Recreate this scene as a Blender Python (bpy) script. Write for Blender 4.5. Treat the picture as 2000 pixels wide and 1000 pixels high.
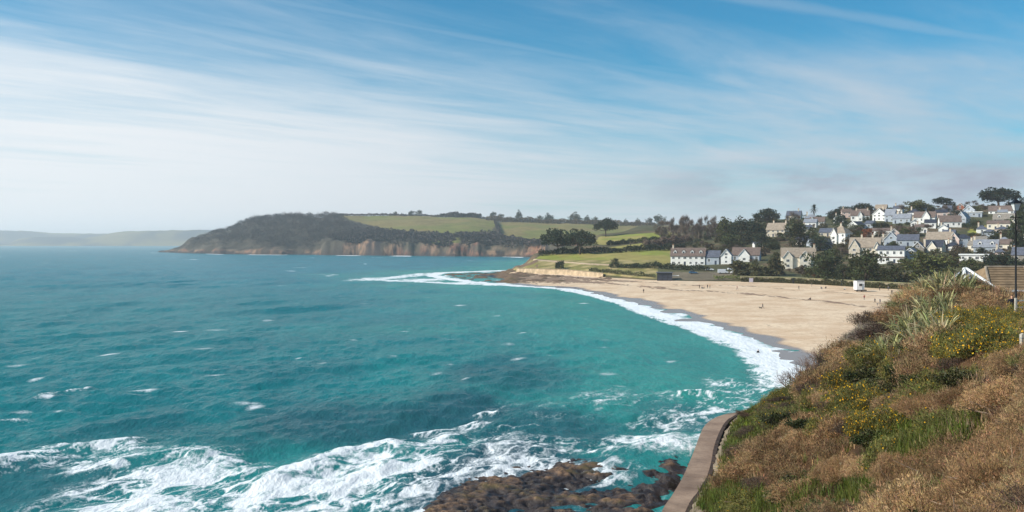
import bpy, math, random
import numpy as np
from mathutils import Vector

for o in list(bpy.data.objects):
    bpy.data.objects.remove(o)
scene = bpy.context.scene
C = scene.collection
random.seed(7)
RNG = np.random.default_rng(11)

# ------------------------------------------------------------------ camera
EYE = 20.0          # metres above the sea
FPX = 1700.0        # focal length in photo pixels (2000 wide)
HZN = 475.0         # row of the true horizon
cam_d = bpy.data.cameras.new('camera')
cam = bpy.data.objects.new('camera', cam_d)
C.objects.link(cam)
cam.location = (0, 0, EYE)
cam.rotation_euler = (math.pi / 2, 0, 0)
cam_d.sensor_width = 36
cam_d.lens = FPX / 2000 * 36
cam_d.shift_y = -(500 - HZN) / 2000
cam_d.clip_start = 0.3
cam_d.clip_end = 60000
scene.camera = cam

# ------------------------------------------------------------------ light
SUN_EL = math.radians(36)
SUN_AZ = math.radians(-102)      # from +Y towards +X ; negative = left of view
SUN_DIR = Vector((math.sin(SUN_AZ) * math.cos(SUN_EL), math.cos(SUN_AZ) * math.cos(SUN_EL), math.sin(SUN_EL)))
sun_d = bpy.data.lights.new('sun', 'SUN')
sun = bpy.data.objects.new('sun', sun_d)
C.objects.link(sun)
sun_d.energy = 4.7
sun_d.angle = math.radians(0.53)
sun_d.color = (1.0, 0.93, 0.83)
sun.rotation_euler = SUN_DIR.to_track_quat('Z', 'Y').to_euler()
sun.location = (-60, -10, 80)

world = bpy.data.worlds.new('World')
scene.world = world
world.use_nodes = True
wn = world.node_tree
wn.nodes.clear()


class NT:
    """tiny helper for node trees"""
    def __init__(self, tree):
        self.t = tree

    def n(self, kind, _ins=None, **kw):
        nd = self.t.nodes.new(kind)
        for k, v in kw.items():
            setattr(nd, k, v)
        if _ins:
            for k, v in _ins.items():
                self.put(nd, k, v)
        return nd

    def put(self, nd, k, v):
        s = nd.inputs[k]
        if hasattr(v, 'is_linked') or hasattr(v, 'links'):
            self.t.links.new(v, s)
        else:
            s.default_value = v

    def math(self, op, a, b=None, c=None, clamp=False):
        nd = self.t.nodes.new('ShaderNodeMath')
        nd.operation = op
        nd.use_clamp = clamp
        self.put(nd, 0, a)
        if b is not None:
            self.put(nd, 1, b)
        if c is not None:
            self.put(nd, 2, c)
        return nd.outputs[0]

    def mix(self, f, a, b, blend='MIX'):
        nd = self.t.nodes.new('ShaderNodeMix')
        nd.data_type = 'RGBA'
        nd.blend_type = blend
        nd.clamp_factor = True
        self.put(nd, 0, f)
        self.put(nd, 6, a)
        self.put(nd, 7, b)
        return nd.outputs[2]

    def step(self, v, a, b):
        nd = self.t.nodes.new('ShaderNodeMapRange')
        nd.interpolation_type = 'SMOOTHSTEP'
        self.put(nd, 0, v)
        self.put(nd, 1, a)
        self.put(nd, 2, b)
        return nd.outputs[0]

    def noise(self, vec, scale, detail=4, rough=0.55, dist=0.0):
        nd = self.t.nodes.new('ShaderNodeTexNoise')
        self.put(nd, 'Scale', scale)
        self.put(nd, 'Detail', detail)
        self.put(nd, 'Roughness', rough)
        self.put(nd, 'Distortion', dist)
        if vec is not None:
            self.put(nd, 'Vector', vec)
        return nd.outputs[0]


def srgb(r, g, b):
    f = lambda c: (c / 255 / 12.92) if c / 255 <= 0.04045 else ((c / 255 + 0.055) / 1.055) ** 2.4
    return (f(r), f(g), f(b), 1.0)


w = NT(wn)
sky = w.n('ShaderNodeTexSky', sky_type='NISHITA')
sky.sun_disc = False
sky.sun_elevation = SUN_EL
sky.sun_rotation = SUN_AZ
sky.altitude = 20
sky.air_density = 1.0
sky.dust_density = 0.6
sky.ozone_density = 2.2
tc = w.n('ShaderNodeTexCoord')
sep = w.n('ShaderNodeSeparateXYZ', {0: tc.outputs['Generated']})
dz = w.math('MAXIMUM', sep.outputs[2], 0.012)
pu = w.math('DIVIDE', sep.outputs[0], dz)
pv = w.math('DIVIDE', sep.outputs[1], dz)
ca, sa = math.cos(math.radians(47)), math.sin(math.radians(47))
along = w.math('ADD', w.math('MULTIPLY', pu, ca), w.math('MULTIPLY', pv, sa))
across = w.math('SUBTRACT', w.math('MULTIPLY', pv, ca), w.math('MULTIPLY', pu, sa))
# gentle bend of the streaks
wob = w.noise(w.n('ShaderNodeCombineXYZ', {0: w.math('MULTIPLY', along, 0.16), 1: w.math('MULTIPLY', across, 0.16)}).outputs[0], 1.0, 2)
across2 = w.math('ADD', across, w.math('MULTIPLY', wob, 1.3))
v1 = w.n('ShaderNodeCombineXYZ', {0: w.math('MULTIPLY', along, 0.16), 1: w.math('MULTIPLY', across2, 0.52), 2: 3.7}).outputs[0]
v2 = w.n('ShaderNodeCombineXYZ', {0: w.math('MULTIPLY', along, 0.5), 1: w.math('MULTIPLY', across2, 1.7), 2: 8.1}).outputs[0]
v3 = w.n('ShaderNodeCombineXYZ', {0: w.math('MULTIPLY', pu, 0.22), 1: w.math('MULTIPLY', pv, 0.22), 2: 1.3}).outputs[0]
n1 = w.noise(v1, 1.0, 6, 0.6, 0.4)
n2 = w.noise(v2, 1.0, 7, 0.62, 0.3)
n3 = w.noise(v3, 1.0, 3, 0.5)
streak = w.math('ADD', w.math('MULTIPLY', n1, 0.52), w.math('MULTIPLY', n2, 0.48))
low = w.step(sep.outputs[2], 0.27, 0.03)
veil = w.math('ADD', w.math('MULTIPLY', low, 0.42), w.math('MULTIPLY', w.math('SUBTRACT', n3, 0.5), 0.35))
veil = w.math('ADD', veil, w.math('MULTIPLY', w.step(pu, 1.0, -3.0), 0.17))
calm_low = w.step(sep.outputs[2], 0.02, 0.13)
streak = w.math('ADD', 0.5, w.math('MULTIPLY', w.math('SUBTRACT', streak, 0.5), w.math('ADD', 0.25, w.math('MULTIPLY', calm_low, 0.72))))
cov = w.math('ADD', streak, veil)
cirrus = w.math('MULTIPLY', w.step(cov, 0.44, 1.06), 0.97)
# two thin old contrails, lines in the cloud plane


def contrail(x0, y0, x1, y1, wid, amp):
    L = math.hypot(x1 - x0, y1 - y0)
    nx, ny = -(y1 - y0) / L, (x1 - x0) / L
    d = w.math('ADD', w.math('MULTIPLY', pu, nx), w.math('MULTIPLY', pv, ny))
    d = w.math('ABSOLUTE', w.math('SUBTRACT', d, x0 * nx + y0 * ny))
    d = w.math('ADD', d, w.math('MULTIPLY', w.math('SUBTRACT', n2, 0.5), 0.16))
    return w.math('MULTIPLY', w.math('MULTIPLY', w.step(d, wid, 0.0), amp), w.step(n1, 0.25, 0.6))


cirrus = w.math('MAXIMUM', cirrus, contrail(1.01, 3.58, 2.58, 4.39, 0.10, 0.26))
cirrus = w.math('MAXIMUM', cirrus, contrail(0.0, 4.4, 1.2, 5.4, 0.09, 0.18))
cirrus = w.math('MAXIMUM', cirrus, contrail(1.65, 5.3, 2.4, 5.6, 0.08, 0.12))
# cirrus is brighter on the sun's side of the sky
toward = w.math('ADD', w.math('MULTIPLY', sep.outputs[0], math.sin(SUN_AZ)), w.math('MULTIPLY', sep.outputs[1], math.cos(SUN_AZ)))
cloud_col = w.mix(w.step(toward, -0.75, 0.35), (4.5, 5.15, 5.85, 1), (7.5, 7.75, 8.0, 1))
skycol = w.mix(1.0, sky.outputs[0], (0.23, 0.86, 1.03, 1), 'MULTIPLY')
colr = w.mix(cirrus, skycol, cloud_col)
# a low bank of greyer cloud over the town
v4 = w.n('ShaderNodeCombineXYZ', {0: w.math('MULTIPLY', sep.outputs[0], 7.0), 1: w.math('MULTIPLY', sep.outputs[1], 7.0), 2: w.math('MULTIPLY', sep.outputs[2], 24.0)}).outputs[0]
n4 = w.noise(v4, 1.0, 6, 0.6)
bank = w.math('MULTIPLY', w.step(n4, 0.42, 0.66), w.math('MULTIPLY', w.step(sep.outputs[2], 0.025, 0.05), w.step(sep.outputs[2], 0.10, 0.065)))
bank = w.math('MULTIPLY', bank, w.step(sep.outputs[0], 0.05, 0.35))
colr = w.mix(w.math('MULTIPLY', bank, 0.95), colr, (3.1, 3.45, 4.3, 1))
bg = w.n('ShaderNodeBackground', {'Color': colr, 'Strength': 0.10})
wo = w.n('ShaderNodeOutputWorld', {0: bg.outputs[0]})

scene.view_settings.view_transform = 'Standard'
scene.view_settings.look = 'None'
scene.view_settings.exposure = 0.25
scene.view_settings.gamma = 1.0
scene.render.engine = 'CYCLES'
scene.cycles.use_denoising = True
scene.cycles.max_bounces = 5
scene.cycles.diffuse_bounces = 3
scene.cycles.glossy_bounces = 2
scene.cycles.transmission_bounces = 2
scene.cycles.volume_bounces = 2
scene.cycles.transparent_max_bounces = 4


# ------------------------------------------------------------------ helpers
def zz(py, Y):
    """height of a point seen on photo row py at distance Y"""
    return EYE - (py - HZN) / FPX * Y


def xw(px, Y):
    return (px - 1000.0) / FPX * Y


def ground(px, py, z=0.0):
    Y = (EYE - z) * FPX / (py - HZN)
    return np.array([xw(px, Y), Y, z])


def _hash(ix, iy, seed):
    h = (ix.astype(np.int64) * 374761393 + iy.astype(np.int64) * 668265263 + seed * 974634777) & 0xffffffff
    h = ((h ^ (h >> 13)) * 1274126177) & 0xffffffff
    h = h ^ (h >> 16)
    return (h & 0xffff) / 65535.0


def vnoise(x, y, seed=0):
    x = np.asarray(x, float)
    y = np.asarray(y, float)
    ix = np.floor(x)
    iy = np.floor(y)
    fx = x - ix
    fy = y - iy
    fx = fx * fx * fx * (fx * (fx * 6 - 15) + 10)
    fy = fy * fy * fy * (fy * (fy * 6 - 15) + 10)
    a = _hash(ix, iy, seed)
    b = _hash(ix + 1, iy, seed)
    c = _hash(ix, iy + 1, seed)
    d = _hash(ix + 1, iy + 1, seed)
    return (a + (b - a) * fx) * (1 - fy) + (c + (d - c) * fx) * fy


def fbm(x, y, octaves=4, seed=0, gain=0.5):
    s = 0.0
    a = 1.0
    t = 0.0
    for k in range(octaves):
        s = s + a * vnoise(x, y, seed + k * 17)
        t += a
        a *= gain
        x = x * 2.03 + 13.1
        y = y * 2.03 + 7.7
    return s / t


def sstep(v, a, b):
    t = np.clip((np.asarray(v, float) - a) / (b - a), 0, 1)
    return t * t * (3 - 2 * t)


def seg_dist(x, y, pts):
    """distance to a polyline and the side (positive = right of its direction)"""
    best = np.full(np.shape(x), 1e9)
    side = np.zeros(np.shape(x))
    for (ax, ay), (bx, by) in zip(pts[:-1], pts[1:]):
        dx, dy = bx - ax, by - ay
        L2 = dx * dx + dy * dy + 1e-9
        t = np.clip(((x - ax) * dx + (y - ay) * dy) / L2, 0, 1)
        ex = x - (ax + t * dx)
        ey = y - (ay + t * dy)
        d = np.sqrt(ex * ex + ey * ey)
        s = np.sign(ex * dy - ey * dx)
        m = d < best
        best = np.where(m, d, best)
        side = np.where(m, s, side)
    return best, side


def mesh_data(name, V, F, mats=(), col=None, attrs=None, smooth=False, midx=None):
    V = np.ascontiguousarray(V, dtype=np.float32).reshape(-1, 3)
    if isinstance(F, np.ndarray):
        F = [F]
    F = [np.asarray(f, dtype=np.int32) for f in F if len(f)]
    me = bpy.data.meshes.new(name)
    nl = sum(f.size for f in F)
    npoly = sum(f.shape[0] for f in F)
    me.vertices.add(len(V))
    me.vertices.foreach_set('co', V.ravel())
    me.loops.add(nl)
    me.loops.foreach_set('vertex_index', np.concatenate([f.ravel() for f in F]))
    me.polygons.add(npoly)
    starts, off = [], 0
    for f in F:
        k = f.shape[1]
        starts.append(off + np.arange(f.shape[0]) * k)
        off += f.size
    me.polygons.foreach_set('loop_start', np.concatenate(starts).astype(np.int32))
    if smooth:
        me.polygons.foreach_set('use_smooth', np.ones(npoly, dtype=bool))
    if midx is not None:
        me.polygons.foreach_set('material_index', np.asarray(midx, dtype=np.int32))
    if col is not None:
        ca_ = me.color_attributes.new('Col', 'FLOAT_COLOR', 'POINT')
        cc = np.ones((len(V), 4), dtype=np.float32)
        cc[:, :3] = np.asarray(col)[:, :3]
        ca_.data.foreach_set('color', cc.ravel())
    if attrs:
        for k, v in attrs.items():
            at = me.attributes.new(k, 'FLOAT', 'POINT')
            at.data.foreach_set('value', np.asarray(v, dtype=np.float32).ravel())
    for m in mats:
        me.materials.append(m)
    me.update(calc_edges=True)
    return me


def link(name, data, parent=None, loc=None, rotz=None, scale=None):
    o = bpy.data.objects.new(name, data)
    C.objects.link(o)
    if parent is not None:
        o.parent = parent
    if loc is not None:
        o.location = loc
    if rotz is not None:
        o.rotation_euler = (0, 0, rotz)
    if scale is not None:
        o.scale = scale if hasattr(scale, '__len__') else (scale,) * 3
    return o


def tag(o, label=None, cat=None, group=None, kind=None):
    if label:
        o['label'] = label
    if cat:
        o['category'] = cat
    if group:
        o['group'] = group
    if kind:
        o['kind'] = kind
    return o


class MB:
    """collects simple solids into one mesh"""
    def __init__(self):
        self.v = []
        self.f = []

    def add(self, vs, fs):
        o = len(self.v)
        self.v += [tuple(p) for p in vs]
        self.f += [tuple(i + o for i in f) for f in fs]
        return self

    def box(self, x0, x1, y0, y1, z0, z1):
        vs = [(x0, y0, z0), (x1, y0, z0), (x1, y1, z0), (x0, y1, z0), (x0, y0, z1), (x1, y0, z1), (x1, y1, z1), (x0, y1, z1)]
        return self.add(vs, [(0, 3, 2, 1), (4, 5, 6, 7), (0, 1, 5, 4), (1, 2, 6, 5), (2, 3, 7, 6), (3, 0, 4, 7)])

    def prism(self, poly, axis, a, b):
        """extrude a 2-D polygon; axis 'y': poly in xz, axis 'x': poly in yz, axis 'z': poly in xy"""
        mk = {'y': lambda p, t: (p[0], t, p[1]), 'x': lambda p, t: (t, p[0], p[1]), 'z': lambda p, t: (p[0], p[1], t)}[axis]
        n = len(poly)
        vs = [mk(p, a) for p in poly] + [mk(p, b) for p in poly]
        fs = [tuple(range(n))[::-1], tuple(range(n, 2 * n))]
        fs += [(i, (i + 1) % n, n + (i + 1) % n, n + i) for i in range(n)]
        return self.add(vs, fs)

    def tube(self, pts, radii, n=6, cap=True):
        pts = [Vector(p) for p in pts]
        rings = []
        for i, p in enumerate(pts):
            d = (pts[min(i + 1, len(pts) - 1)] - pts[max(i - 1, 0)]).normalized()
            a = d.orthogonal().normalized()
            if abs(d.z) > 0.8:
                a = (Vector((1, 0, 0)) - d * d.x).normalized()
            b = d.cross(a)
            r = radii[i] if hasattr(radii, '__len__') else radii
            rings.append([p + (a * math.cos(2 * math.pi * k / n) + b * math.sin(2 * math.pi * k / n)) * r for k in range(n)])
        vs = [q for r in rings for q in r]
        fs = []
        for i in range(len(rings) - 1):
            for k in range(n):
                fs.append((i * n + k, i * n + (k + 1) % n, (i + 1) * n + (k + 1) % n, (i + 1) * n + k))
        if cap:
            fs.append(tuple(range(n))[::-1])
            fs.append(tuple((len(rings) - 1) * n + k for k in range(n)))
        return self.add(vs, fs)

    def lathe(self, prof, n=12, c=(0, 0)):
        vs = [(c[0] + r * math.cos(2 * math.pi * k / n), c[1] + r * math.sin(2 * math.pi * k / n), z) for r, z in prof for k in range(n)]
        fs = [(i * n + k, i * n + (k + 1) % n, (i + 1) * n + (k + 1) % n, (i + 1) * n + k) for i in range(len(prof) - 1) for k in range(n)]
        fs.append(tuple(range(n))[::-1])
        fs.append(tuple((len(prof) - 1) * n + k for k in range(n)))
        return self.add(vs, fs)

    def data(self, name, *mats, smooth=False):
        me = bpy.data.meshes.new(name)
        me.from_pydata(self.v, [], self.f)
        for m in mats:
            me.materials.append(m)
        if smooth:
            for p in me.polygons:
                p.use_smooth = True
        me.update()
        return me

    def build(self, name, mat, parent=None, **kw):
        sm = kw.pop('smooth', False)
        return link(name, self.data(name, mat, smooth=sm), parent, **kw)


def empty(name, loc, rotz=0.0):
    o = bpy.data.objects.new(name, None)
    C.objects.link(o)
    o.location = loc
    o.rotation_euler = (0, 0, rotz)
    o.empty_display_size = 0.2
    return o


def dup(root, loc, rotz, scale):
    """copy a thing with its parts (two levels), sharing mesh data"""
    r = root.copy()
    C.objects.link(r)
    r.location = loc
    r.rotation_euler = (0, 0, rotz)
    r.scale = scale
    for ch in root.children:
        c = ch.copy()
        C.objects.link(c)
        c.parent = r
        for g in ch.children:
            d = g.copy()
            C.objects.link(d)
            d.parent = c
    return r


# ------------------------------------------------------------------ materials
def new_mat(name):
    m = bpy.data.materials.new(name)
    m.use_nodes = True
    m.node_tree.nodes.clear()
    t = NT(m.node_tree)
    return m, t


def finish(t, color, rough=0.8, bump=None, bump_d=0.02, spec=0.3, extra=None, strength=1.0):
    p = t.n('ShaderNodeBsdfPrincipled', {'Base Color': color, 'Roughness': rough, 'Specular IOR Level': spec})
    if bump is not None:
        b = t.n('ShaderNodeBump', {'Height': bump, 'Distance': bump_d, 'Strength': strength})
        t.put(p, 'Normal', b.outputs[0])
    t.n('ShaderNodeOutputMaterial', {0: p.outputs[0]})
    return p


def plain(name, c, rough=0.7, var=0.18, scale=1.5, spec=0.3, bump=0.0, metal=0.0):
    """a painted or built surface with soft mottling"""
    m, t = new_mat(name)
    tcx = t.n('ShaderNodeTexCoord')
    n = t.noise(tcx.outputs['Object'], scale, 5, 0.6)
    dark = tuple(x * (1 - var * 1.6) for x in c[:3]) + (1,)
    lite = tuple(min(1, x * (1 + var * 0.7)) for x in c[:3]) + (1,)
    col = t.mix(t.step(n, 0.3, 0.7), dark, lite)
    p = finish(t, col, rough, n if bump else None, bump, spec)
    p.inputs['Metallic'].default_value = metal
    return m


def col_mat(name, rough=0.85, scales=((0.05, 0.25), (0.6, 0.25)), bump=0.0, bscale=1.0, spec=0.2):
    """terrain: painted land cover (Col) with procedural break-up"""
    m, t = new_mat(name)
    at = t.n('ShaderNodeAttribute', attribute_name='Col')
    pos = t.n('ShaderNodeNewGeometry').outputs['Position']
    c = at.outputs['Color']
    for sc, amt in scales:
        n = t.noise(pos, sc, 5, 0.62)
        k = t.math('ADD', t.math('MULTIPLY', t.math('SUBTRACT', n, 0.5), amt * 4), 1.0)
        kk = t.n('ShaderNodeCombineColor', {0: k, 1: k, 2: k}).outputs[0]
        c = t.mix(1.0, c, kk, 'MULTIPLY')
    b = t.noise(pos, bscale, 6, 0.65) if bump else None
    finish(t, c, rough, b, bump, spec)
    return m


def leaf_mat(name, c, rnd=0.35, rough=0.65, trans=0.2, hue=None):
    """foliage: per-leaf Col value times a base colour, varied per plant"""
    m, t = new_mat(name)
    at = t.n('ShaderNodeAttribute', attribute_name='Col')
    oi = t.n('ShaderNodeObjectInfo')
    k = t.math('ADD', t.math('MULTIPLY', t.math('SUBTRACT', oi.outputs['Random'], 0.5), rnd * 2), 1.0)
    kk = t.n('ShaderNodeCombineColor', {0: k, 1: k, 2: k}).outputs[0]
    base = c if hue is None else t.mix(t.math('FRACT', t.math('MULTIPLY', oi.outputs['Random'], 7.13)), c, hue)
    col = t.mix(1.0, t.mix(1.0, at.outputs['Color'], base, 'MULTIPLY'), kk, 'MULTIPLY')
    p = t.n('ShaderNodeBsdfPrincipled', {'Base Color': col, 'Roughness': rough, 'Specular IOR Level': 0.2})
    tr = t.n('ShaderNodeBsdfTranslucent', {'Color': col})
    mx = t.n('ShaderNodeMixShader', {0: trans, 1: p.outputs[0], 2: tr.outputs[0]})
    t.n('ShaderNodeOutputMaterial', {0: mx.outputs[0]})
    return m


M = {}
M['white'] = plain('white_render', srgb(238, 236, 230), 0.75, 0.08, 0.6)
M['cream'] = plain('cream_render', srgb(228, 218, 198), 0.75, 0.10, 0.6)
M['beige'] = plain('beige_stone', srgb(204, 192, 172), 0.8, 0.16, 0.9)
M['pink'] = plain('pink_render', srgb(214, 190, 178), 0.75, 0.10, 0.6)
M['greywall'] = plain('grey_render', srgb(168, 176, 184), 0.7, 0.10, 0.6)
M['stonewall'] = plain('grey_stone', srgb(140, 132, 122), 0.85, 0.2, 1.2)
M['brick'] = plain('red_brick', srgb(150, 92, 70), 0.85, 0.18, 1.2)
M['slate'] = plain('slate_roof', srgb(92, 96, 108), 0.6, 0.2, 0.9)
M['paleslate'] = plain('pale_slate_roof', srgb(138, 142, 150), 0.6, 0.16, 0.9)
M['darkslate'] = plain('dark_slate_roof', srgb(58, 62, 74), 0.6, 0.2, 0.9)
M['tan'] = plain('tan_tile_roof', srgb(152, 138, 122), 0.8, 0.16, 0.8)
M['brown'] = plain('brown_tile_roof', srgb(114, 98, 90), 0.8, 0.18, 0.8)
M['terracotta'] = plain('terracotta_roof', srgb(158, 92, 62), 0.8, 0.2, 0.8)
M['frame'] = plain('white_frame', srgb(236, 236, 232), 0.5, 0.03, 2.0)
M['pane'] = plain('window_glass', srgb(44, 52, 60), 0.12, 0.2, 0.4, spec=0.6)
M['door'] = plain('painted_door', srgb(60, 70, 88), 0.5, 0.1, 2.0)
M['chim'] = plain('chimney_stack', srgb(206, 192, 170), 0.85, 0.15, 1.5)
M['pot'] = plain('clay_pot', srgb(150, 92, 66), 0.85, 0.15, 3.0)
M['darkwood'] = plain('dark_timber', srgb(52, 56, 64), 0.7, 0.2, 1.0)
M['hutwhite'] = plain('white_panel', srgb(240, 238, 236), 0.5, 0.04, 0.8)
M['black'] = plain('black_metal', srgb(26, 27, 30), 0.45, 0.1, 4.0)
M['steel'] = plain('grey_metal', srgb(150, 152, 152), 0.4, 0.1, 3.0)
M['glass'] = plain('lamp_glass', srgb(214, 216, 214), 0.2, 0.05, 3.0)
M['tyre'] = plain('tyre_rubber', srgb(24, 24, 25), 0.9, 0.1, 6.0)
M['bark'] = plain('bark', srgb(92, 78, 66), 0.9, 0.25, 2.0)
M['palebark'] = plain('pale_bark', srgb(132, 118, 104), 0.9, 0.2, 2.0)
M['twig'] = plain('dead_twig', srgb(150, 130, 112), 0.9, 0.25, 3.0)
M['post'] = plain('weathered_post', srgb(186, 178, 164), 0.85, 0.2, 4.0)

M['pine'] = leaf_mat('pine_needles', (0.030, 0.046, 0.022, 1), 0.25, 0.7, 0.12, (0.038, 0.050, 0.026, 1))
M['ever'] = leaf_mat('evergreen_leaves', (0.085, 0.088, 0.024, 1), 0.4, 0.6, 0.18, (0.040, 0.056, 0.024, 1))
M['bare'] = leaf_mat('bare_twigs', (0.150, 0.105, 0.080, 1), 0.25, 0.9, 0.05, (0.120, 0.092, 0.074, 1))
M['greybare'] = leaf_mat('grey_bare_twigs', (0.084, 0.066, 0.056, 1), 0.2, 0.9, 0.05, (0.064, 0.056, 0.050, 1))
M['shrub'] = leaf_mat('garden_leaves', (0.085, 0.085, 0.034, 1), 0.4, 0.65, 0.15, (0.115, 0.078, 0.050, 1))
M['rust'] = leaf_mat('rust_leaves', (0.26, 0.090, 0.035, 1), 0.2, 0.7, 0.2)
M['gorse_brown'] = leaf_mat('withered_gorse', (0.420, 0.275, 0.140, 1), 0.40, 0.85, 0.15, (0.250, 0.148, 0.072, 1))
M['gorse_green'] = leaf_mat('gorse_spines', (0.170, 0.150, 0.040, 1), 0.3, 0.7, 0.15, (0.120, 0.120, 0.038, 1))
M['flower'] = leaf_mat('gorse_flowers', (0.85, 0.46, 0.015, 1), 0.15, 0.6, 0.25)
M['bramble'] = leaf_mat('bramble_leaves', (0.050, 0.062, 0.020, 1), 0.3, 0.55, 0.15, (0.070, 0.065, 0.025, 1))
M['grass'] = leaf_mat('green_grass', (0.140, 0.152, 0.026, 1), 0.25, 0.6, 0.28, (0.100, 0.135, 0.028, 1))
M['straw'] = leaf_mat('dry_grass', (0.480, 0.330, 0.190, 1), 0.15, 0.8, 0.25)
M['flax'] = leaf_mat('flax_leaves', (0.230, 0.240, 0.105, 1), 0.2, 0.5, 0.2, (0.330, 0.290, 0.160, 1))
M['hedge'] = leaf_mat('hedge_leaves', (0.105, 0.105, 0.048, 1), 0.2, 0.7, 0.15)

# ------------------------------------------------------------------ the lie of the land
# shoreline (water's edge), from the point at the far end of the beach round to the sea wall
SHORE = [tuple(ground(*p)[:2]) for p in [(930, 553), (985, 557), (1040, 561), (1100, 565), (1160, 578), (1230, 598), (1300, 621),
                                          (1360, 641), (1420, 662), (1470, 685), (1500, 706), (1525, 730), (1542, 752)]]
SHORE_FULL = SHORE + [(44.5, 112.0)]
# back of the beach: photo column -> distance
BPX = [985, 1012, 1050, 1110, 1180, 1260, 1340, 1420, 1500, 1600, 1700, 1800, 1900, 2000, 2250, 2600]
BYD = [560, 530, 508, 490, 452, 420, 407, 404, 393, 372, 345, 325, 310, 300, 285, 270]


def back_y(px):
    return np.interp(px, BPX, BYD)


BACK = [(xw(p, float(back_y(p))), float(back_y(p))) for p in np.linspace(985, 2250, 60)]


def cols(table):
    """table: px, base Y, [(t, py or ('z', z))...] -> evaluator z(px, Y)"""
    pxs = np.array([r[0] for r in table], float)
    base = np.array([r[1] for r in table], float)
    ts = np.unique(np.concatenate([[k[0] for k in r[2]] for r in table] + [np.linspace(0, 1500, 151)]))
    Z = np.zeros((len(table), len(ts)))
    for i, (px, yb, kn) in enumerate(table):
        tt = [k[0] for k in kn]
        zs = [k[1][1] if isinstance(k[1], tuple) else zz(k[1], yb + k[0]) for k in kn]
        Z[i] = np.interp(ts, tt, zs)

    def f(px, Y):
        px = np.asarray(px, float)
        Y = np.asarray(Y, float)
        b = np.interp(px, pxs, base)
        t = np.clip(Y - b, 0, ts[-1])
        i = np.clip(np.searchsorted(pxs, px) - 1, 0, len(pxs) - 2)
        fx = np.clip((px - pxs[i]) / (pxs[i + 1] - pxs[i]), 0, 1)
        fx = fx * fx * (3 - 2 * fx)
        j = np.clip(np.searchsorted(ts, t) - 1, 0, len(ts) - 2)
        fy = np.clip((t - ts[j]) / (ts[j + 1] - ts[j]), 0, 1)
        z0 = Z[i, j] * (1 - fy) + Z[i, j + 1] * fy
        z1 = Z[i + 1, j] * (1 - fy) + Z[i + 1, j + 1] * fy
        return z0 * (1 - fx) + z1 * fx
    return f


z = lambda v: ('z', v)
TOWN = [
    (985, 560, [(0, z(-1.2)), (60, z(-1.5)), (200, z(-2)), (1500, z(-2))]),
    (1012, 530, [(0, z(2.0)), (4, z(2.4)), (14, 524), (50, 519), (110, z(3)), (190, z(-2)), (1500, z(-2))]),
    (1050, 508, [(0, z(2.2)), (3, z(4.8)), (32, 509), (75, 500), (132, 493), (210, z(9)), (340, z(-2)), (1500, z(-2))]),
    (1110, 490, [(0, z(2.2)), (3, z(5.0)), (30, 512), (70, 501), (120, 489), (210, 481), (310, z(16)), (460, z(6)), (1500, z(-2))]),
    (1180, 452, [(0, z(2.3)), (4, z(4.4)), (38, 516), (108, 496), (190, 482), (268, 472), (350, 463), (450, 456), (650, z(28)), (1500, z(20))]),
    (1260, 420, [(0, z(2.4)), (4, z(3.4)), (50, 519), (140, 494), (220, 480), (300, 468), (400, 454), (530, 444), (730, 440), (1500, z(40))]),
    (1340, 407, [(0, z(2.5)), (4, z(3.0)), (33, 527), (63, 519), (153, 493), (233, 478), (313, 464), (413, 453), (543, 443), (1500, z(40))]),
    (1420, 404, [(0, z(2.5)), (4, z(3.2)), (36, 525), (76, 512), (156, 490), (236, 472), (316, 455), (416, 440), (546, 436), (1500, z(40))]),
    (1500, 393, [(0, z(2.5)), (3, z(4.2)), (37, 532), (77, 513), (147, 490), (217, 465), (307, 442), (387, 430), (500, 430), (1500, z(40))]),
    (1600, 372, [(0, z(2.5)), (3, z(4.6)), (38, 537), (78, 520), (138, 495), (198, 470), (268, 445), (348, 425), (428, 424), (1500, z(45))]),
    (1700, 345, [(0, z(2.5)), (3, z(4.7)), (40, 541), (85, 520), (145, 495), (205, 470), (275, 440), (345, 418), (415, 414), (1500, z(50))]),
    (1800, 325, [(0, z(2.6)), (3, z(4.7)), (45, 543), (95, 516), (145, 492), (205, 468), (275, 438), (335, 413), (405, 408), (1500, z(50))]),
    (1900, 310, [(0, z(2.6)), (3, z(4.7)), (50, 545), (100, 516), (150, 492), (210, 468), (280, 438), (340, 411), (410, 405), (1500, z(50))]),
    (2050, 297, [(0, z(2.6)), (3, z(4.7)), (50, 545), (100, 516), (150, 492), (210, 468), (280, 438), (340, 410), (410, 404), (1500, z(50))]),
    (2600, 270, [(0, z(2.6)), (3, z(4.7)), (50, 545), (100, 516), (150, 492), (210, 468), (280, 438), (340, 412), (410, 408), (1500, z(50))]),
]
_town = cols(TOWN)


def town_z(px, Y):
    x = xw(np.asarray(px, float), np.asarray(Y, float))
    n = (fbm(x / 22, np.asarray(Y, float) / 22, 3, 5) - 0.5) * 1.6
    t = np.asarray(Y, float) - back_y(px)
    return _town(px, Y) + n * sstep(t, 8, 40)


def hit(px, py, f, y0, y1, step=2.0):
    """where the line of sight through a photo point meets a height function"""
    Y = np.arange(y0, y1, step)
    d = f(np.full(Y.shape, float(px)), Y) - zz(py, Y)
    k = np.nonzero(d >= 0)[0]
    if len(k) == 0:
        k = [int(np.argmax(d))]
    Yh = float(Y[k[0]])
    return np.array([xw(px, Yh), Yh, float(f(np.array([float(px)]), np.array([Yh]))[0])])


def on_town(px, py):
    yb = float(back_y(px))
    return hit(px, py, town_z, yb + 4, yb + 560)


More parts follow.
